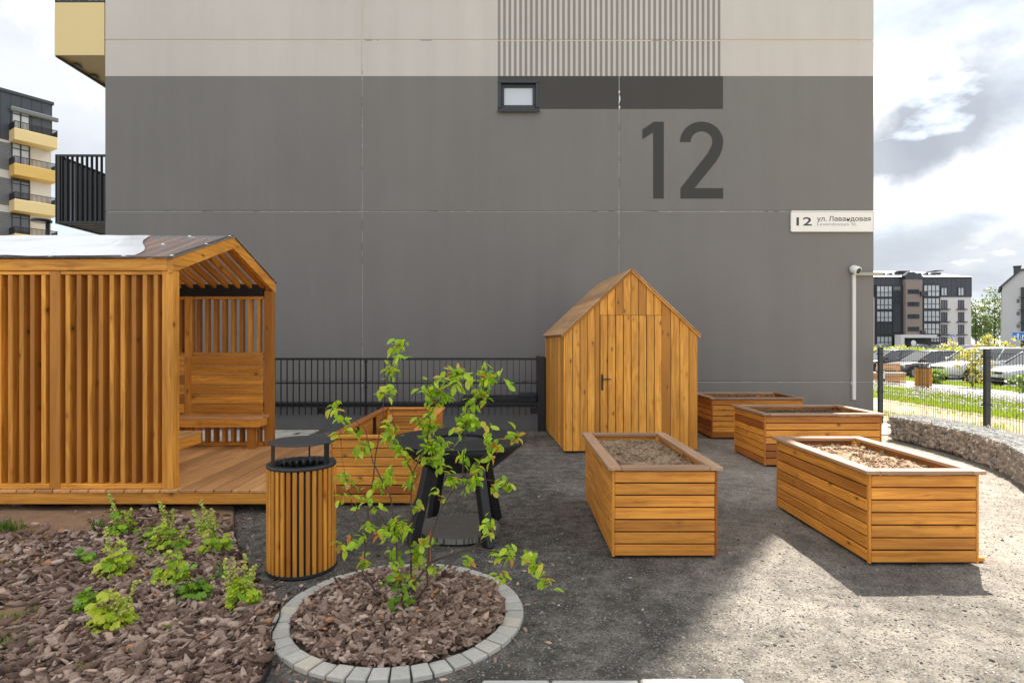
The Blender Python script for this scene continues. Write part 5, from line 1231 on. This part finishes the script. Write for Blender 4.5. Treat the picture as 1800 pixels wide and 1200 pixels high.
for (c, d) in ((305, 462), (475, 625), (642, 790), (808, 955), (972, 1060)): glaz(680 if c < 900 else 738, 895, c, d, 4, 1, .36, 'glasslit', [.45])
glaz(278, 388, 322, 930, 1, 1, .37, 'glass', [.2, .4, .6, .8])
for c in (372, 535, 695, 860): glaz(442, 590, c, c+55, 2, 1, 1.11, 'glass')
for (a, b_) in ((920, 1005), (1143, 1226)): glaz(a, b_, 338, 452, 2, 1, .13, 'glasslit')
for (a, b_) in ((932, 1010), (1155, 1232)):
    for c in (505, 665, 830, 995): glaz(a, b_, c, c+118, 2, 1, .02, 'glass')
m = MB()
for (a, b_) in ((905, 1035), (1135, 1258)):
    for c in (622, 788, 955): m.box(FX(a), FX(b_), DB-.5, DB-.003, FZ(c+12), FZ(c)); 
m.build('planter_shelf', MT['anth'], FBK)
m = MB(); m.box(FX(272), FX(735), DB-3, DB-1.12, FZ(1003), FZ(962)); m.box(FX(272), FX(318), DB-3, DB-1.12, 0, FZ(1003)-.01); m.build('entrance_portal', MT['white'], FBK)
m = MB(); m.box(FX(319), FX(735), DB-1.3, DB-1.11, 0, FZ(1004)); m.build('entrance_wall', MT['anth'], FBK)
for (a, b_, c, d) in ((600, 678, 398, 455), (600, 660, 908, 945)):
    m = MB(); m.box(FX(a), FX(b_), DB-1.6, DB-1.12, FZ(d), FZ(c), .03); m.build('air_conditioner', MT['seam'], FBK)
# light block at the right edge
DC = 96.0; hz_ = lambda y: CH+(600-y)*DC/F; TH = R(-39)
PA = Vector(((1762-900)*DC/F, DC, 0)); B2 = thing('apartment_block', 'far light grey gabled apartment block at the right edge', 'building', tuple(PA), TH)
ua, ub = math.cos(TH), math.sin(TH)
def lu(x):   # distance along the facade of a photo column
    r = (x-900)/F; return (r*PA.y-PA.x)/(ua-r*ub)
def uz(x, y): s_ = lu(x); return s_, CH+(600-y)*(PA.y+ub*s_)/F
e0 = uz(1762, 504)[1]; pm = uz(1794, 476); WB = 2*pm[0]+1.2
m = MB(); m.prism([(0, -.6), (WB, -.6), (WB, e0), (pm[0]+1.2, pm[1]), (pm[0], pm[1]), (0, e0)], (0, 13, 0), (1, 0, 0), (0, 0, 1), 13); m.build('wall', MT['greyfac'], B2, world=False)
m = MB()
for (a, b_) in (((-.35, e0-.15), (pm[0]-.01, pm[1]+.16)), ((pm[0], pm[1]+.17), (pm[0]+1.2, pm[1]+.17)), ((pm[0]+1.21, pm[1]+.16), (WB+.35, e0-.15))): m.bar((a[0], 6.4, a[1]), (b_[0], 6.4, b_[1]), 13.4, .28)
r_ = m.build('roof', MT['seam'], B2, world=False)
m = MB(); m.box(lu(1783), lu(1796), 2.5, 3.8, pm[1]-1.0, pm[1]+.9); m.box(lu(1782), lu(1797), 2.3, 4, pm[1]+.901, pm[1]+1.1); m.build('chimney', MT['seam'], r_, world=False)
for y in (529, 551, 573):
    a, z = uz(1789.5, y); m = MB(); m.box(a-.17, a+.17, -.06, -.003, z-.28, z+.28, .02); m.build('window', MT['glass'], B2, world=False)
m = MB(); a, z = uz(1797, 505); m.box(a-.18, a+.25, -.2, -.004, .4, z); m.build('window_strip', MT['anth'], B2, world=False)
for y in (522, 544, 566): a, z = uz(1797, y); m = MB(); m.box(a-.5, a+.6, -.6, -.21, z-.1, z); m.build('planter_shelf', MT['anth'], B2, world=False)
# left block with yellow balconies
A_ = P(90, 185, 50.2); ZTL = A_.z; CRN = Vector((A_.x, A_.y, 0)); fd = Vector((-.56, -.83, 0)).normalized(); nd = Vector((fd.y*-1, fd.x, 0)); nd = nd if nd.y < 0 else -nd
nd = Vector((.83, -.56, 0)).normalized()
LBK = thing('apartment_block', 'left block with stacked yellow balconies and dark attic storey', 'building', tuple(CRN))
def lp(s_, o, z): return CRN+fd*s_+nd*o+Vector((0, 0, z))
def lbox(mb, s0, s1, o0, o1, z0, z1, ch=0): mb.obox(lp((s0+s1)/2, (o0+o1)/2, (z0+z1)/2), fd, nd, (0, 0, 1), s1-s0, o1-o0, z1-z0, ch)
def zline(x, y, s_=None):   # height of a facade point seen at photo x, y
    r = (x-900)/F; den = fd.x-r*fd.y; s0 = (r*CRN.y-CRN.x)/den; dd = CRN.y+fd.y*s0; return s0, CH+(600-y)*dd/F
_, zA = zline(60, 257); zT = ZTL
m = MB(); lbox(m, 0, 16, -12, 0, 0, zA); m.build('wall', MT['facade'], LBK)
m = MB(); lbox(m, -.05, 16.05, -12.05, .06, zA+.01, zT); m.build('attic_storey', MT['seam'], LBK)
m = MB(); lbox(m, -.15, 16.1, -12.1, .18, zT+.005, zT+.25); m.build('roof', MT['anth'], LBK)
sW0, _ = zline(52, 240); sW1, _ = zline(19, 220); sB0, _ = zline(91, 250); sB1, _ = zline(15, 250)
MT['siding'] = plain('grey_siding', (.16, .16, .17), .7, .1, .08)
ytops = [(230, 'yellow2'), (291, 'yellow'), (353, 'yellow2'), (413, 'yellow')]
for i, (yt, mm) in enumerate(ytops+[(475, 'yellow2'), (536, 'yellow')]):
    _, zt_ = zline(15, yt); _, zb_ = zline(15, yt+20)
    m = MB(); lbox(m, sB0, sB1, .08, 1.35, zb_, zt_, .02); bp = m.build('balcony', MT[mm], LBK)
    m = MB(); h = .55; 
    n = 34
    for k in range(n+1): s_ = sB0+.03+(sB1-sB0-.06)*k/n; m.bar(lp(s_, 1.3, zt_), lp(s_, 1.3, zt_+h), .03, .03, (1, 0, 0))
    lbox(m, sB0, sB1, 1.28, 1.33, zt_+h, zt_+h+.05); lbox(m, sB0, sB0+.05, .1, 1.27, zt_, zt_+h); lbox(m, sB1-.05, sB1, .1, 1.27, zt_, zt_+h); m.build('railing', MT['black'], bp)
    zw0, zw1 = zt_-.2, zt_+1.95; m = MB(); t_ = .09
    for (a, b_, c, d) in ((sW0, sW1, zw1-t_, zw1), (sW0, sW0+t_, zw0, zw1-t_-.001), (sW1-t_, sW1, zw0, zw1-t_-.001), ((sW0+sW1)/2-t_/2, (sW0+sW1)/2+t_/2, zw0, zw1-t_-.001), (sW0+t_, sW1-t_, zw1-.5, zw1-.42)): lbox(m, a, b_, .065, .13, c, d)
    f = m.build('window', MT['anth'], LBK); m = MB(); lbox(m, sW0+.03, sW1-.03, .062, .09, zw0, zw1-.03); m.build('pane', MT['glasslit'] if i < 2 else MT['glass'], f)
    if i: 
        m = MB()
        for k in range(16): lbox(m, sW1+.02, 16, .005, .05, zb_+.55+.14*k, zb_+.55+.14*k+.11)
        m.build('siding', MT['siding'], LBK)
m = MB(); _, za = zline(20, 195); lbox(m, sW0-1.9, sW1+.1, .1, .45, za-.05, za+.28, .04); m.build('awning', plain('rolled_awning', (.14, .15, .16), .7), LBK)
# street lamp
dl = 14.0; t = thing('street_lamp', 'dark street lamp with a flat disc head behind the pavilion', 'street lamp', ((84-900)*dl/F, dl, 0)); zl = CH+(600-388)*dl/F; xl = (84-900)*dl/F
m = MB(); m.tube([(xl, dl, 0), (xl, dl, zl)], .045, 12); m.build('pole', MT['anth'], t, smooth=True)
m = MB(); m.lathe([(0, zl+.03), (.20, zl+.03), (.215, zl), (.205, zl-.03), (0, zl-.035)], ((73-900)*dl/F, dl, 0), 28); lh = m.build('lamp_head', MT['anth'], t)
m = MB(); m.lathe([(0, zl-.037), (.17, zl-.037), (.17, zl-.045), (0, zl-.045)], ((73-900)*dl/F, dl, 0), 24); m.build('diffuser', MT['white'], lh)
# ------------------------------------------------------------------ sky, sun, camera
EL = R(50.5); ROT = math.atan2(.592, .806)
w = bpy.data.worlds.new('World'); SC.world = w; w.use_nodes = True; nt = w.node_tree
T = NT.__new__(NT); T.t = nt; T.m = w; bg = nt.nodes['Background']
sky = nt.nodes.new('ShaderNodeTexSky'); sky.sky_type = 'NISHITA'; sky.sun_disc = False; sky.sun_elevation = EL; sky.sun_rotation = ROT; sky.air_density = 1.2; sky.dust_density = 2.0
gen = nt.nodes.new('ShaderNodeTexCoord').outputs['Generated']
sp = T.n('ShaderNodeSeparateXYZ', {0: gen}); zc = T.math('MAXIMUM', sp.outputs[2], 0.0); iz = T.math('DIVIDE', 1.0, T.math('ADD', zc, .32))
pl = T.n('ShaderNodeCombineXYZ', {0: T.math('MULTIPLY', sp.outputs[0], iz), 1: T.math('MULTIPLY', sp.outputs[1], iz), 2: T.math('MULTIPLY', sp.outputs[2], 1.4)}).outputs[0]
n1 = T.noise(T.n('ShaderNodeVectorMath', {0: pl, 1: (3.1, 1.7, .4)}, operation='ADD').outputs[0], 2.1, 9, .56)
n2 = T.noise(T.n('ShaderNodeVectorMath', {0: pl, 1: (9.0, 4.0, 2.0)}, operation='ADD').outputs[0], 3.3, 7, .55)
CL = 7.2
cloud = T.ramp(n1, [(.34, c4(.33, .37, .43)), (.45, c4(.52, .56, .61)), (.54, c4(.80, .82, .85)), (.62, c4(1.0, 1.0, 1.0))])
def patch(px, py, sx, sy, amp):   # a darker cloud hanging in one part of the sky
    v = Vector((px-900, F, 600-py)).normalized(); df = T.n('ShaderNodeVectorMath', {0: T.n('ShaderNodeVectorMath', {0: gen, 1: tuple(v)}, operation='SUBTRACT').outputs[0], 1: (1/sx, 1/sx, 1/sy)}, operation='MULTIPLY').outputs[0]
    ln = T.n('ShaderNodeVectorMath', {0: df}, operation='LENGTH').outputs['Value']
    return T.math('MULTIPLY', T.n('ShaderNodeMapRange', {0: T.math('ADD', ln, T.math('MULTIPLY_ADD', n3, 1.5, -.75)), 1: 1.15, 2: .55, 3: 0.0, 4: 1.0}).outputs[0], amp)
n3 = T.noise(gen, 7.5, 8, .6)
cloud = T.mix(patch(1670, 215, .088, .085, .95), cloud, c4(.29, .315, .355)); cloud = T.mix(patch(1580, 272, .075, .05, .9), cloud, c4(.27, .295, .335))
cloud = T.mix(patch(1640, 470, .40, .06, .8), cloud, c4(.34, .365, .40)); cloud = T.mix(patch(40, 300, .6, .30, .85), cloud, c4(.42, .44, .475))
cloud = T.n('ShaderNodeVectorMath', {0: cloud, 1: (CL, CL, CL)}, operation='MULTIPLY').outputs[0]
fac = T.n('ShaderNodeMapRange', {0: n2, 1: .58, 2: .70, 3: 1.0, 4: .25}).outputs[0]
nt.links.new(T.mix(fac, sky.outputs[0], cloud), bg.inputs['Color']); bg.inputs['Strength'].default_value = .1
sd = Vector((math.sin(ROT)*math.cos(EL), math.cos(ROT)*math.cos(EL), math.sin(EL)))
ld = bpy.data.lights.new('sun', 'SUN'); ld.energy = 4.9; ld.angle = R(.8); ld.color = (1.0, .94, .85)
lo = bpy.data.objects.new('sun', ld); COL.objects.link(lo); lo.rotation_euler = (-sd).to_track_quat('-Z', 'Y').to_euler(); lo.location = (20, 20, 40)
cd = bpy.data.cameras.new('camera'); cd.sensor_width = 36; cd.lens = 20.5; cd.clip_start = .05; cd.clip_end = 2000
co = bpy.data.objects.new('camera', cd); COL.objects.link(co); co.location = (0, 0, CH); co.rotation_euler = (R(90), 0, 0); SC.camera = co
SC.view_settings.view_transform = 'Standard'; SC.view_settings.look = 'None'; SC.view_settings.exposure = 1.4; SC.view_settings.gamma = 1.0
SC.cycles.max_bounces = 6; SC.cycles.transparent_max_bounces = 8
